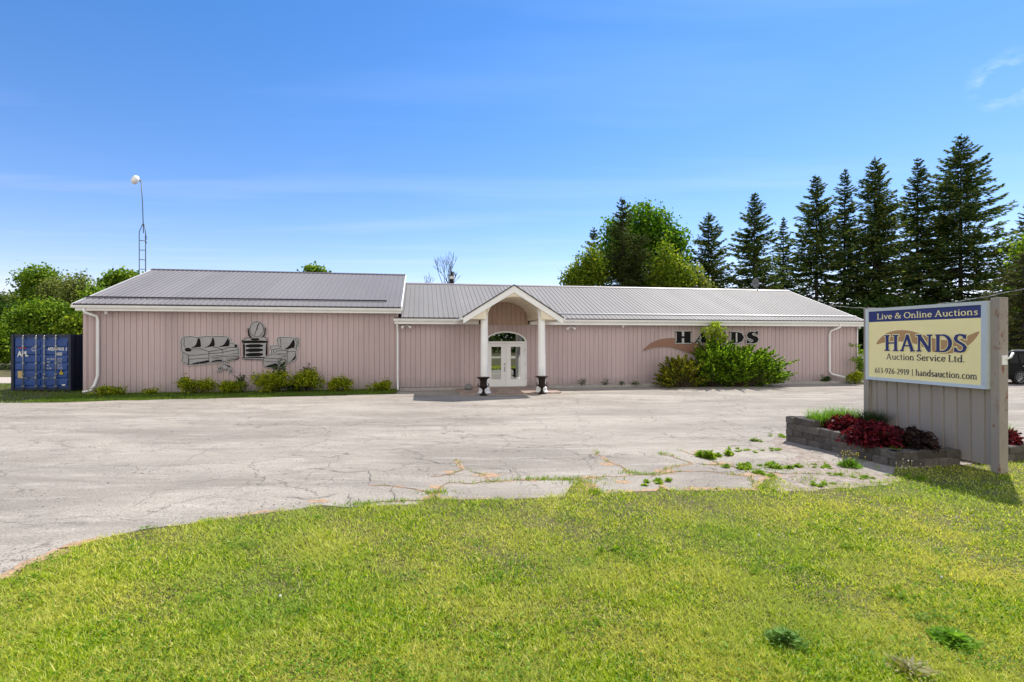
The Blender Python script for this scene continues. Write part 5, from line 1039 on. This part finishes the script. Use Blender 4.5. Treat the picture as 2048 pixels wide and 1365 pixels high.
shrub('spirea_shrub', 222, 792, 62, 19, 'spirea', 'low flat shrub beside the leftmost downspout', n=1800, group=GS)
shrub('spirea_shrub', 298, 789, 26, 12, 'spirea', 'tiniest shrub tuft along the left wall', n=600, group=GS, depth=-0.6)
shrub('spirea_shrub', 397, 789, 70, 35, 'spirea', 'rounded yellow green shrub below the left end of the sofa cut-out', n=4200, group=GS)
shrub('spirea_shrub', 466, 789, 60, 27, 'spirea', 'shrub under the table cut-out with a dark sprig on top', n=3000, group=GS)
shrub('spirea_shrub', 540, 790, 82, 42, 'spirea', 'widest shrub of the wall row, in front of the dresser cut-out', n=5200, group=GS)
shrub('spirea_shrub', 612, 790, 68, 46, 'spirea', 'tall shrub right of the footstool cut-out', n=4600, group=GS)
shrub('spirea_shrub', 681, 788, 54, 35, 'spirea', 'compact shrub standing alone right of the armchair cut-out', n=3200, group=GS)
shrub('spirea_shrub', 757, 788, 50, 22, 'spirea', 'small bright shrub next to the middle downspout', n=2200, group=GS)
GD = 'dark sprigs growing through the wall shrubs'
shrub('dark_sprig', 482, 788, 22, 38, 'dgreen', 'dark leafy sprig rising behind the shrub under the table cut-out', -0.5, 500, 0.06, GD)
shrub('dark_sprig', 557, 788, 34, 62, 'dgreen', 'dark leafy sprig reaching up to the footstool cut-out', -0.5, 1300, 0.065, GD)
shrub('dark_sprig', 612, 788, 40, 54, 'dgreen', 'dark leafy sprig behind the tall shrub right of the footstool cut-out', -0.5, 900, 0.065, GD)
shrub('dark_sprig', 586, 790, 40, 22, 'dgreen', 'dark low leaves between the two tallest wall shrubs', -0.7, 900, 0.06, GD)
# ------------------------------------------------------------------ junipers by the right wall
def juniper(name, px, py, depth, wl_, wr_, h, nb, mt, label, leaf=0.13, spread=0.9, up=0.5):
    u = wall_pt(px, py, depth)[0]; x, y = b2w(u, depth); e = empty(name, (x, y, 0), BA, label, 'shrub', 'evergreen mass in front of the HANDS letters'); m = MB(); C, D_, S_ = [], [], []
    for i in range(nb):
        t = rnd.random(); tx = (-wl_ if rnd.random() < wl_/(wl_+wr_) else wr_)*rnd.random()**0.75; fx = abs(tx)/(wl_ if tx < 0 else wr_)
        top = h*(sqrt(max(0, 1-fx**2.2)))*rnd.uniform(0.45, 1.0)+0.12; ty = rnd.gauss(-0.15, spread*0.55)
        P0, P1, P2 = np.array([tx*0.15, ty*0.1, 0.0]), np.array([tx*0.55, ty*0.6, top*0.75]), np.array([tx, ty, top])
        q = lambda s: (1-s)**2*P0+2*s*(1-s)*P1+s*s*P2
        m.tube([tuple(q(0)), tuple(q(0.4)), tuple(q(0.75)), tuple(q(1))], [0.02, 0.014, 0.009, 0.003], 4, cap=False)
        n = int(30+48*np.linalg.norm(P2)); s = 0.25+0.78*rng.random(n)**0.7; c = np.stack([q(k) for k in s]); tg = P2-P1; tg /= np.linalg.norm(tg); dd = tg+rng.normal(size=(n, 3))*0.55; dd[:, 2] += up*0.3
        c += rng.normal(size=(n, 3))*0.10*(1.15-s)[:, None]; C.append(c); D_.append(dd); S_.append(leaf*rng.uniform(0.5, 1.3, n))
    m.build('branches', M['bark'], e); C, D_, S_ = map(np.concatenate, (C, D_, S_)); C[:, 2] = np.maximum(C[:, 2], 0.03); v, f = cards(C, S_, S_*0.32, D_, up=0.4); npmesh('foliage', v, f, M[mt], e)
juniper('golden_juniper', 1362, 785, -1.1, 1.35, 1.1, 1.5, 150, 'gjuniper', 'low spiky gold tipped juniper at the left of the evergreen mass', 0.12, 0.7)
juniper('juniper_shrub', 1425, 785, -1.0, 1.2, 1.3, 2.3, 240, 'juniper', 'dark green juniper in the middle of the evergreen mass', 0.14, 0.9)
juniper('juniper_shrub', 1478, 785, -1.2, 1.6, 2.15, 2.0, 380, 'juniper', 'wide bright green arching shrub right of the dark juniper', 0.13, 1.0)
shrub('leafy_vine', 1510, 781, 130, 78, 'lgreen', 'pale leafed vine draped over the right half of the evergreens', -1.3, 3600, 0.075, 'leafy growth through the evergreens')
s_ = BD/FPX
e_ = [(0.0, 0, 2.5, 0.5, 0.3, 0.45), (0.25, 0, 2.9, 0.42, 0.3, 0.3), (-0.35, 0, 2.75, 0.28, 0.2, 0.3), (0.45, 0, 2.4, 0.35, 0.3, 0.4), (0.15, 0, 3.15, 0.22, 0.2, 0.15)]
shrub('sapling_shrub', 1425, 781, 60, 100, 'sapling', 'pale yellow green sapling covering the middle HANDS letters', -0.7, 5200, 0.075, 'leafy growth through the evergreens', e_)
# right end of the wall
shrub('corner_shrub', 1710, 778, 52, 30, 'spirea', 'yellowish shrub under the right downspout end', -0.9, 1800, 0.06, 'shrubs at the right wall corner')
shrub('climbing_shrub', 1722, 776, 26, 88, 'lgreen', 'tall thin leafy shrub at the right corner of the hall', -0.5, 1100, 0.075, 'shrubs at the right wall corner', [(-0.35, 0, 2.0, 0.35, 0.2, 0.12), (-0.3, 0, 1.3, 0.35, 0.2, 0.12)])
shrub('weed_clump', 1652, 778, 22, 24, 'dgreen', 'dark leafy weed against the wall left of the right downspout', -0.45, 420, 0.06, 'weeds at the foot of the right wall')
for i, (px, w, h, lb) in enumerate(((1163, 24, 20, 'airy seeding weed at the wall just right of the right column'), (1210, 14, 18, 'dark upright weed between two tufts at the right wall'), (1243, 14, 12, 'small dark tuft left of the golden juniper by the wall'), (1270, 22, 14, 'low spreading weed nearest the golden juniper'))):
    shrub('weed_clump', px, 781, w, h, 'dgreen', lb, -0.5, 200, 0.045, 'weeds at the foot of the right wall')
# ------------------------------------------------------------------ planter plants
def mound(name, x, y, z, rx, ry, rz, n, leaf, mt, label, cat='plant', wid=0.5, group=None, up=0.9):
    e = empty(name, (x, y, z), 0, label, cat, group); m = MB()
    for i in range(16):
        a = rnd.uniform(0, 6.28); m.tube([(0, 0, -0.05), (rx*0.4*cos(a), ry*0.4*sin(a), rz*0.5), (rx*0.8*cos(a), ry*0.8*sin(a), rz*0.7)], [0.01, 0.008, 0.003], 4, cap=False)
    m.build('stems', M['bark'], e)
    d = unit(rng.normal(size=(n, 3))); d[:, 2] = np.abs(d[:, 2]); r = 0.62+0.42*rng.random(n); c = d*np.array([rx, ry, rz])*r[:, None]*(1+0.13*np.sin(9*d[:, :1])*np.cos(7*d[:, 1:2]))
    dd = d*np.array([1, 1, 0.35])+rng.normal(size=(n, 3))*0.45; dd[:, 2] -= 0.25; s = leaf*rng.uniform(0.6, 1.3, n); v, f = cards(c, s, s*wid, dd, up=1.2); npmesh('foliage', v, f, M[mt], e); return e
def spot(px, py, z): X_, Y_ = gnd(px, py, z); return X_, Y_
mound('red_leaved_plant', 7.02, 10.75, 0.36, 0.42, 0.42, 0.34, 1500, 0.10, 'redleaf', 'upper red leaved plant behind the larger red one in the planter', group='red leaved plants by the sign')
mound('red_leaved_plant', 7.05, 9.95, 0.26, 0.52, 0.50, 0.42, 2400, 0.10, 'redleaf', 'large dark red plant spilling over the front of the left planter', group='red leaved plants by the sign')
mound('red_leaved_plant', 9.55, 10.15, 0.22, 0.50, 0.45, 0.36, 1700, 0.10, 'redleaf', 'red plant in the planter right of the sign at the picture edge', group='red leaved plants by the sign')
mound('purple_leaved_plant', 7.60, 9.75, 0.20, 0.42, 0.50, 0.40, 1800, 0.10, 'darkleaf', 'almost black leafy plant in the shade against the sign board')
def grassclump(name, x, y, z, n, h, w, r, mt, label, lean=0.9, cat='plant', group=None, droop=0.7):
    e = empty(name, (x, y, z), 0, label, cat, group); a = rng.uniform(0, 2*pi, n); q = r*np.sqrt(rng.random(n)); c = np.stack([q*np.cos(a), q*np.sin(a), np.zeros(n)], 1)
    blades(c, h*rng.uniform(0.6, 1.1, n), w, lean, M[mt], 'blades', e, seg=4, droop=droop); m = MB(); m.lathe([(r*0.6, -0.02), (r*0.3, 0.03), (0.01, 0.04)], n=8); m.build('root_crown', M['soil'], e); return e
grassclump('daylily', 6.82, 11.15, 0.44, 420, 0.46, 0.02, 0.33, 'lily', 'bright green daylily clump at the far corner of the left planter', 1.0, group='daylilies in the planter')
grassclump('daylily', 7.25, 11.20, 0.44, 420, 0.52, 0.02, 0.30, 'lily', 'sunlit daylily clump between the corner clump and the dark one', 1.0, group='daylilies in the planter')
grassclump('ornamental_grass', 7.62, 10.85, 0.38, 520, 0.58, 0.016, 0.26, 'dlily', 'dark arching grass clump in the sign shadow', 1.2)
grassclump('daylily', 9.75, 10.3, 0.25, 300, 0.55, 0.02, 0.22, 'lily', 'bright green clump rising behind the right edge red plant', 0.9, group='daylilies in the planter')
grassclump('grass_tuft', 7.10, 9.42, 0.22, 90, 0.14, 0.012, 0.10, 'lily', 'tiny bright tuft on the soil at the near corner of the planter', 0.8, 'grass tuft')
mound('ground_cover_plant', 7.75, 9.50, 0.2, 0.30, 0.16, 0.10, 300, 0.05, 'weed', 'low green creeping plant in front of the almost black plant')
# ------------------------------------------------------------------ lawn blades
def sample(n, y0, y1, mx=1.05, ex=1.3, power=2.0):
    u = rng.random(n); Y = 1/(1/y0+(1/y1-1/y0)*u); X_ = (rng.random(n)*2-1)*(Y*mx+ex); return X_, Y
Xs, Ys = sample(820000, 2.4, 13.0)
edge = 0.05*np.sin(Xs*7)+0.04*np.sin(Xs*17+1)+0.03*np.sin(Xs*41)
edge += 0.05*np.sin(Xs*2.9+2)+0.05*rng.normal(size=len(Xs))*(rng.random(len(Xs)) < 0.35)
ins = inpoly_np(Xs, Ys+edge-0.02, LOT)
ins &= ~(~inpoly_np(Xs, Ys-0.20*rng.random(len(Xs))**2, LOT) & (rng.random(len(Xs)) < 0.16))
pl1 = inpoly_np(Xs, Ys, [A0, A1, A2, (8.5, 9.6), (7.9, 11.8)]); pl2 = inpoly_np(Xs, Ys, [(8.5, 9.4), (9.98, 9.7), (9.6, 12.2), (8.0, 12)])
keep = ~ins & ~pl1 & ~pl2
# thin fringe on the asphalt side
patchn = np.sin(Xs*1.7+np.sin(Ys*2.1)*1.3)*np.sin(Ys*2.7+Xs*0.6)+0.5*np.sin(Xs*5.1+Ys*3.3)
keep &= (rng.random(len(Xs)) < np.clip(0.93+0.2*patchn, 0.55, 1))
Xs, Ys, pn_ = Xs[keep], Ys[keep], patchn[keep]; n = len(Xs)
c = np.stack([Xs, Ys, np.zeros(n)], 1); cl_ = np.sin(Xs*23+3*np.sin(Ys*9))*np.sin(Ys*27+2*np.sin(Xs*13))
hh = (0.026+0.007*pn_+0.010*cl_)*rng.uniform(0.5, 1.8, n)*(1+0.02*Ys); ww = (0.0040+0.0010*Ys)*rng.uniform(0.7, 1.3, n)
o = blades(c, np.maximum(hh, 0.012), ww, 1.6, M['grass'], 'lawn_grass', kind='stuff', seg=1); tag(o, 'short mown lawn grass with dry yellow patches in the foreground', 'grass', kind='stuff')
# strip along the left wall and field edge
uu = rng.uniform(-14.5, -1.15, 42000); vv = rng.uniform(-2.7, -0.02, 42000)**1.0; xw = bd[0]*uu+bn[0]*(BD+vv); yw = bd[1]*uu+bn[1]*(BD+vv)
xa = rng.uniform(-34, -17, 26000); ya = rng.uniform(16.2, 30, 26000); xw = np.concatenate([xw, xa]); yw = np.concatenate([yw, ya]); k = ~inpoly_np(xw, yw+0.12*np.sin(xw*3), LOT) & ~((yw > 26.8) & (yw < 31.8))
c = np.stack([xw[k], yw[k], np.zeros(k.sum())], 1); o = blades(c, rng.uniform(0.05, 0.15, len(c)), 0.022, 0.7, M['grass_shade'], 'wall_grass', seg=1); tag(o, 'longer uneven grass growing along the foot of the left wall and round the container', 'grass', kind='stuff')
# ------------------------------------------------------------------ cracks with dirt and weeds
CR = [[(735,972),(800,975),(850,985),(868,992),(880,975),(900,968),(930,970),(985,965),(1050,962),(1140,960),(1165,965),(1185,982)], [(868,992),(850,1003),(780,1005),(720,1010)], [(1140,960),(1180,958),(1230,955),(1290,950),(1330,950),(1360,945),(1420,945),(1500,955),(1512,980)],
 [(1190,905),(1215,925),(1245,935),(1262,952)], [(1300,958),(1320,945),(1345,935),(1390,930),(1360,920),(1320,910)], [(1360,903),(1400,915),(1440,930),(1500,945)], [(912,920),(925,940),(905,950),(860,955)], [(940,945),(965,950),(985,965)], [(1390,930),(1440,932),(1480,937),(1560,950),(1640,950)]]
FC = [[(822,918),(850,922),(880,930),(910,934)], [(950,935),(1000,940),(1030,945),(1057,951)], [(1130,908),(1170,912),(1192,918),(1195,928)], [(790,890),(850,893),(905,888),(960,880)], [(760,905),(800,900),(840,908)], [(1065,965),(1080,980)], [(1280,905),(1290,915),(1330,920)], [(900,870),(960,878),(1010,872),(1060,882)], [(1400,850),(1440,862),(1475,870)], [(1430,840),(1470,850),(1500,860),(1530,862)], [(640,940),(690,948),(740,944),(735,972)], [(560,995),(610,1000),(650,996),(690,990)], [(880,835),(920,842),(960,838)], [(700,870),(760,878),(800,874)], [(786,975),(790,1005)], [(690,990),(700,1016)], [(1010,890),(1080,895),(1150,892)]]
def jit(pl, amp, step=0.12):
    o = []
    for i in range(len(pl)-1):
        a, b = Vector(pl[i]), Vector(pl[i+1]); n = max(1, int((b-a).length/step))
        for k in range(n): q = a.lerp(b, k/n); o.append((q.x+rnd.gauss(0, amp), q.y+rnd.gauss(0, amp)))
    o.append(pl[-1]); return o
def gribbon(m, pts, w, z):
    n = len(pts); P = [Vector(p) for p in pts]; A_, B_ = [], []
    for i in range(n):
        t = (P[min(n-1, i+1)]-P[max(0, i-1)]).normalized(); q = Vector((-t.y, t.x)); wi = w*rnd.uniform(0.3, 1.4)*min(1, 0.25+min(i, n-1-i)*0.4); A_.append(P[i]+q*wi/2); B_.append(P[i]-q*wi/2)
    m.add([(p.x, p.y, z) for p in A_]+[(p.x, p.y, z) for p in B_], [(n+i, n+i+1, i+1, i) for i in range(n-1)])
m1, m2 = MB(), MB(); wp = []
fr_ = jit([gnd(px, py-2) for px, py in fpx], 0.03, 0.08)
k0 = 0
while k0 < len(fr_)-6:
    k1 = k0+rnd.randint(5, 16)
    if rnd.random() < 0.55: gribbon(m1, fr_[k0:k1], rnd.uniform(0.05, 0.22), 0.0056)
    k0 = k1
for i, l in enumerate(CR):
    g_ = jit([gnd(*p) for p in l], 0.018); gribbon(m1, g_, rnd.uniform(0.05, 0.10), 0.0062+0.0003*i); gribbon(m2, g_, 0.014, 0.0100+0.0002*i)
    for a in g_:
        for _ in range(2): wp.append((a[0]+rnd.gauss(0, .03), a[1]+rnd.gauss(0, .03)))
for i, l in enumerate(FC): gribbon(m2, jit([gnd(*p) for p in l], 0.03, 0.1), 0.013, 0.0125+0.0002*i)
tag(m2.build('pavement_cracks', M['crack']), kind='structure')
gp = [gnd(*p) for p in ((1560,872),(1590,893),(1660,925),(1730,945),(1800,958),(1775,972),(1700,978),(1620,984),(1560,986),(1530,975),(1560,955),(1600,940),(1570,925),(1600,912),(1560,900),(1540,885))]
gp = smooth(jit(gp, 0.03, 0.15), 1, True); m = MB(); P_g = [(x, y) for x, y in gp]
from mathutils.geometry import tessellate_polygon
m.add([(x, y, 0.0052) for x, y in P_g], [tuple(t) for t in tessellate_polygon([[Vector((x, y, 0)) for x, y in P_g]])]); tag(m.build('gravel_patch', mat('gravel_dirt', (0.26, 0.21, 0.17), 0.95, var=0.45, vscale=9, bump=1.0, bscale=60, dirt=((0.36, 0.32, 0.27), 5, 0.52, 0.7))), kind='structure')
# clover and broad leaved plants in the lawn
n = 30000; cx_, cy_ = sample(420, 2.6, 9.0, 1.05, 1.0); j = rng.integers(0, 420, n); rr_ = rng.uniform(0.05, 0.22, 420)[j]; X_ = cx_[j]+rng.normal(size=n)*rr_; Y_ = cy_[j]+rng.normal(size=n)*rr_*0.8
k = ~inpoly_np(X_, Y_-0.05, LOT) & ~inpoly_np(X_, Y_, [A0, A1, A2, (8.5, 9.6), (7.9, 11.8)]); c = np.stack([X_[k], Y_[k], rng.uniform(0.015, 0.05, k.sum())], 1); sz = rng.uniform(0.012, 0.03, len(c)); dd = rng.normal(size=(len(c), 3)); dd[:, 2] = np.abs(dd[:, 2])*0.4
v, f = cards(c, sz, sz*0.75, dd, up=2.0); tag(npmesh('lawn_clover', v, f, M['clover']), 'clover and small broad leaved plants scattered through the lawn', 'clover', kind='stuff')
# dirt smears washed out along the seams
for (px, py, rx_, ry_) in ((970,953,34,5),(1180,957,20,5),(1165,982,26,5),(900,946,16,4),(1215,930,18,4),(1330,944,26,5),(1500,952,28,5),(870,975,18,4),(1440,930,30,4),(1400,905,24,3),(640,1004,24,4),(1060,962,30,3),(1245,966,22,4)):
    k = 18; pts_ = []
    for i in range(k):
        a_ = 2*pi*i/k; q_ = rnd.uniform(0.45, 1.15); pts_.append(gnd(px+rx_*q_*cos(a_), py+ry_*q_*sin(a_)))
    pts_ = smooth(pts_, 1, True); mm_ = MB(); zz_ = 0.0057+0.00004*(px % 9)
    m1.add([(x, y, zz_) for x, y in pts_], [tuple(t) for t in tessellate_polygon([[Vector((x, y, 0)) for x, y in pts_]])])
tag(m1.build('crack_dirt', M['dirt']), kind='structure')
# grass coming up through the cracks
WP = [(1140,960,1.0,.16,150), (1165,968,.5,.10,120), (1068,960,.3,.09,60), (1262,948,.3,.10,70), (868,988,.35,.10,130), (850,1004,.6,.07,90), (780,1006,.4,.07,60), (725,1012,.35,.12,150), (1185,985,.4,.12,160), (1110,962,1.1,.05,150), (985,966,.4,.05,40), (1325,910,.2,.06,40), (1290,951,.3,.06,60)]
P3 = []
for (px, py, ln, sp_, n_) in WP:
    x, y = gnd(px, py)
    for _ in range(n_): P3.append((x+rnd.gauss(0, ln*0.4), y+rnd.gauss(0, sp_*0.6), 0.0))
for a in wp:
    dn_ = 0.8 if a[0] > 1.5 else (0.55 if a[0] > -1 else 0.3)
    if sin(a[0]*5.3)+sin(a[1]*9+a[0]*2) > -0.3 and rnd.random() < dn_: P3 += [(a[0]+rnd.gauss(0, .03), a[1]+rnd.gauss(0, .02), 0) for _ in range(4)]
for _ in range(1500):
    x, y = gnd(rnd.uniform(1500, 1760), rnd.uniform(925, 985))
    if sin(x*6+y*2)+sin(y*8-x*3) > 0.5 and rnd.random() < 0.8: P3.append((x, y, 0))
c = np.array(P3); c = np.repeat(c, 3, 0)+rng.normal(size=(len(c)*3, 3))*np.array([.015, .015, 0]); c = c[rng.random(len(c)) < 0.6]; o = blades(c, rng.uniform(0.02, 0.09, len(c)), 0.009, 1.0, M['weed'], 'crack_grass', seg=2); tag(o, 'thin grass sprouting from the cracks of the parking lot', 'grass', kind='stuff')
# ------------------------------------------------------------------ single weeds and rosettes
def rosette(name, px, py, r, n, mt, label, h=0.10, wid=0.35, z=0.0, stems=0, head=None, group='weeds on lot and lawn', cat='weed'):
    x, y = gnd(px, py, z); e = empty(name, (x, y, z), 0, label, cat, group)
    c = []; d = []; a = rng.uniform(0, 2*pi, n); rr = r*rng.uniform(0.15, 1.0, n); dd = np.stack([np.cos(a), np.sin(a), rng.uniform(0.05, 0.9, n)], 1); c = np.stack([np.cos(a)*rr*0.8, np.sin(a)*rr*0.8, 0.012+h*rng.random(n)**1.6*(1.15-rr/r)], 1)
    if mt == 'weed':
        q = rng.normal(size=(7, 2))*r*np.array([0.75, 0.5]); j = rng.integers(0, 7, n); c[:, :2] = c[:, :2]*0.42+q[j]; c[:, 2] *= (0.3+rng.random(7))[j]
    s = r*0.42*rng.uniform(0.6, 1.2, n); v, f = cards(c, s, s*wid, dd, up=1.5); v[:, 2] = np.maximum(v[:, 2], 0.008); npmesh('leaves', v, f, M[mt], e)
    if stems:
        m = MB(); q = MB()
        for i in range(stems):
            sx_, sy_ = rnd.gauss(0, r*0.4), rnd.gauss(0, r*0.3); hh_ = rnd.uniform(0.14, 0.30); m.tube([(sx_*0.7, sy_*0.7, 0), (sx_, sy_, hh_)], 0.004, 4); q.lathe([(0.004, 0), (0.009, 0.006), (0.006, 0.014)], (sx_, sy_, hh_), 6)
        m.build('stalks', M['ggreen'], e); q.build('flower_heads', M[head], e)
WD = [(1315, 966, .17, 160, 'weed', 'round mat of green weed at the lawn edge in front of the door', .06), (1437, 915, .26, 330, 'weed', 'largest leafy weed patch in the middle of the cracked asphalt', .14), (1478, 938, .20, 160, 'weed', 'flat weed patch just right of the largest one', .06), (1512, 884, .13, 130, 'weed', 'small upright weed far left of the planter corner', .10),
 (1483, 904, .14, 90, 'weed', 'low flat weed between the upright weed and the largest patch', .04), (1505, 934, .17, 150, 'weed', 'dark spreading weed nearer the lawn', .07), (1565, 934, .22, 220, 'weed', 'leafy weed patch in gravel left of the dandelion clump', .09), (1530, 950, .2, 160, 'weed', 'pale weed patch joining the lawn edge', .05),
 (1643, 936, .13, 110, 'weed', 'yellowish small weed just left of the dandelion clump', .06), (1545, 902, .14, 80, 'weed', 'sparse low weed below the planter wall', .04), (1672, 952, .12, 90, 'weed', 'little round weed in the gravel below the dandelion clump', .05), (1643, 972, .14, 130, 'weed', 'weed tuft at the lawn edge right of the asphalt tongue', .07), (1722, 957, .14, 120, 'weed', 'yellow green weed right under the dandelion clump', .06), (1560, 875, .16, 80, 'weed', 'thin weed touching the left corner of the planter', .06),
 (1570, 1290, .17, 230, 'sage', 'blue green thistle rosette low in the lawn centre right', .10), (1822, 1345, .19, 60, 'dry', 'withered grey rosette at the bottom right of the lawn', .06), (1905, 1285, .18, 220, 'lily', 'bright green clump near the bottom right corner of the lawn', .07), (1800, 1196, .11, 110, 'weed', 'small green rosette above the withered one', .06), (1212, 1106, .12, 110, 'weed', 'flat dark rosette in the lawn right of centre', .05), (1700, 1100, .12, 90, 'weed', 'dark green patch in the lawn below the sign planter', .05),
 (1185, 1252, .07, 60, 'weed', 'tiny dark rosette at the bottom centre of the lawn', .05), (1232, 1252, .06, 50, 'weed', 'tiny dark rosette right of its twin at the bottom centre', .05), (1520, 1150, .08, 60, 'weed', 'upright thin weed in the middle right of the lawn', .14), (1640, 1060, .14, 90, 'weed', 'weed patch just inside the lawn below the gravel', .05)]
for w in WD: rosette('weed_clump', w[0], w[1], w[2], w[3]*2, w[4], w[5], w[6], 0.34)
rosette('dandelion_clump', 1700, 935, 0.24, 420, 'lily', 'bright grassy clump with yellow dandelion stalks before the planter', 0.14, 0.22, stems=22, head='ylw', cat='wildflower')
rosette('dandelion_clump', 1815, 958, 0.22, 160, 'weed', 'faded dandelion stalks at the lawn edge under the planter', 0.12, 0.2, stems=12, head='fluff', cat='wildflower')
for i, (px, py, lb) in enumerate(((1720, 1060, 'white dandelion puff nearest the planter'), (1883, 1156, 'largest white dandelion puff at the right of the lawn'), (1518, 1072, 'small white puff in the lawn below the lot tongue'), (1912, 1036, 'white puff in the lawn below the sign post'), (560, 1194, 'pale puff in the left half of the lawn'))):
    x, y = gnd(px, py, 0.06); e = empty('dandelion_puff', (x, y, 0), 0, lb, 'wildflower', 'dandelion puffs in the lawn'); m = MB(); m.tube([(0, 0, 0), (0, 0, 0.055)], 0.0025, 4); m.build('stalk', M['ggreen'], e)
    m = MB(); m.lathe([(0.004, 0), (0.010, 0.006), (0.012, 0.013), (0.008, 0.020), (0.003, 0.023)], (0, 0, 0.05), 8); m.build('seed_head', M['fluff'], e)
# loose stones on the lot
n = 5200; X_, Y_ = sample(n*3, 4.2, 15.0, 1.1, 1.0); dn = 0.5+0.5*np.sin(X_*0.9+Y_*1.1)*np.sin(Y_*2.3-X_*0.5); near = np.clip(1.3-(X_+6)*0.10, 0.25, 1.0); k = inpoly_np(X_, Y_, LOT) & (rng.random(len(X_)) < dn**2*near); X_, Y_ = X_[k], Y_[k]; n = len(X_)
oct_ = np.array([[1, 0, 0], [0, 1, 0], [-1, 0, 0], [0, -1, 0], [0, 0, 1.0]]); sz = 0.0035+0.009*rng.random(n)**4+0.0006*Y_; V = oct_[None]*sz[:, None, None]*rng.uniform(0.6, 1.3, (n, 5, 3)); V[:, :, 0] += X_[:, None]; V[:, :, 1] += Y_[:, None]; V[:, :, 2] = V[:, :, 2]*0.8+0.005
F = (np.arange(n)[:, None, None]*5+np.array([[0, 1, 4], [1, 2, 4], [2, 3, 4], [3, 0, 4]])[None]).reshape(-1, 3)
o = npmesh('loose_stones', V.reshape(-1, 3), F, block_mat('stone_tone', ((0.04, 0.036, 0.032), (0.30, 0.27, 0.24)))); tag(o, 'dark loose stones and crumbs of asphalt scattered over the parking lot', 'gravel', kind='stuff')
# ------------------------------------------------------------------ parked car
CY = 26.3; wx = at(2041, CY); car = empty('parked_car', (wx, CY, 0.004), radians(3), 'black suv parked beyond the sign, mostly cut by the right picture edge', 'car')
# local x: 0 at the rear wheel (left), body runs to +x; y: 0 near side .. 1.85 far side
prof = [(-0.95, 0.42), (-1.0, 0.75), (-0.97, 0.98), (-0.80, 1.10), (-0.62, 1.42), (-0.45, 1.62), (-0.1, 1.70), (1.1, 1.71), (1.9, 1.62), (2.35, 1.32), (2.62, 1.10), (3.3, 1.02), (3.62, 0.88), (3.70, 0.62), (3.66, 0.36), (3.3, 0.28), (-0.7, 0.28)]
m = MB(); ysec = [(0.0, 0.93, 0.0), (0.06, 1.0, 0.0), (0.93, 1.0, 0.02), (1.80, 1.0, 0.0), (1.86, 0.93, 0.0)]; n = len(prof); P = []
for (yy, sc, dz) in ysec:
    for (a, b) in prof:
        ins_ = 0.13*max(0, (b-1.02)/0.7); y2 = yy+(ins_ if yy < 0.9 else -ins_ if yy > 0.95 else 0); P.append((1.35+(a-1.35)*(0.985 if sc < 1 else 1), y2, 0.3+(b-0.3)*(0.985 if sc < 1 else 1)+dz))
F = [(j*n+i, j*n+(i+1) % n, (j+1)*n+(i+1) % n, (j+1)*n+i) for j in range(4) for i in range(n)]+[tuple(range(n))[::-1], tuple(range(4*n, 5*n))]
m.add(P, F, False); body = m.build('body', M['carblack'], car, bevel=0.03)
def side_win(pts, nm='window'):
    m = MB(); m.add([(a, -0.012+0.13*max(0, (b-1.02)/0.7), b) for a, b in pts], [tuple(range(len(pts)))]); m.build(nm, M['carglass'], car)
side_win([(-0.62, 1.12), (-0.05, 1.10), (-0.05, 1.58), (-0.35, 1.55), (-0.5, 1.40)]); side_win([(0.0, 1.10), (0.95, 1.08), (0.95, 1.60), (0.0, 1.59)]); side_win([(1.0, 1.08), (2.1, 1.08), (2.05, 1.35), (1.8, 1.54), (1.0, 1.60)])
m = MB(); m.tube([(-0.35, 0.2, 1.73), (-0.2, 0.2, 1.77), (1.7, 0.2, 1.76), (1.85, 0.2, 1.70)], 0.018, 6); m.build('roof_rail', M['steel'], car)
m = MB(); m.box((-0.99, 0.04, 0.82), (-0.93, 0.3, 0.98)); m.build('tail_light', M['red'], car); m = MB(); m.box((3.6, 0.06, 0.72), (3.69, 0.4, 0.86)); m.build('headlight', M['alu'], car)
m = MB(); m.box((1.02, -0.02, 0.94), (1.2, 0.0, 0.97)); m.box((0.1, -0.02, 0.94), (0.28, 0.0, 0.97)); m.build('door_handle', M['steel'], car)
m = MB(); m.box((0.45, -0.008, 0.32), (2.2, 0.006, 0.40)); m.build('sill_trim', M['rubber'], car)
for wx_ in (0.0, 2.72):
    for yy in (-0.03, 1.65):
        w_ = empty('wheel'); w_.parent = car; w_.location = (wx_, yy, 0.36)
        m = MB(); n = 28; P = []; F = []
        for (r, y_) in ((0.24, 0.0), (0.33, -0.01), (0.36, 0.03), (0.36, 0.19), (0.33, 0.23), (0.24, 0.22)):
            for k in range(n): P.append((r*cos(2*pi*k/n), y_, r*sin(2*pi*k/n)))
        for i in range(5):
            for k in range(n): F.append((i*n+k, (i+1)*n+k, (i+1)*n+(k+1) % n, i*n+(k+1) % n))
        m.add(P, F, True); m.build('tyre', M['rubber'], w_)
        m = MB()
        for k in range(10):
            a = 2*pi*k/10; m.tube([(0.03*cos(a), 0.02, 0.03*sin(a)), (0.235*cos(a+0.1), 0.015, 0.235*sin(a+0.1))], [0.022, 0.014], 5)
        for k in range(24): a, b = 2*pi*k/24, 2*pi*(k+1)/24; m.tube([(0.235*cos(a), 0.01, 0.235*sin(a)), (0.235*cos(b), 0.01, 0.235*sin(b))], 0.013, 5, cap=False)
        m.build('rim', M['steel'], w_)
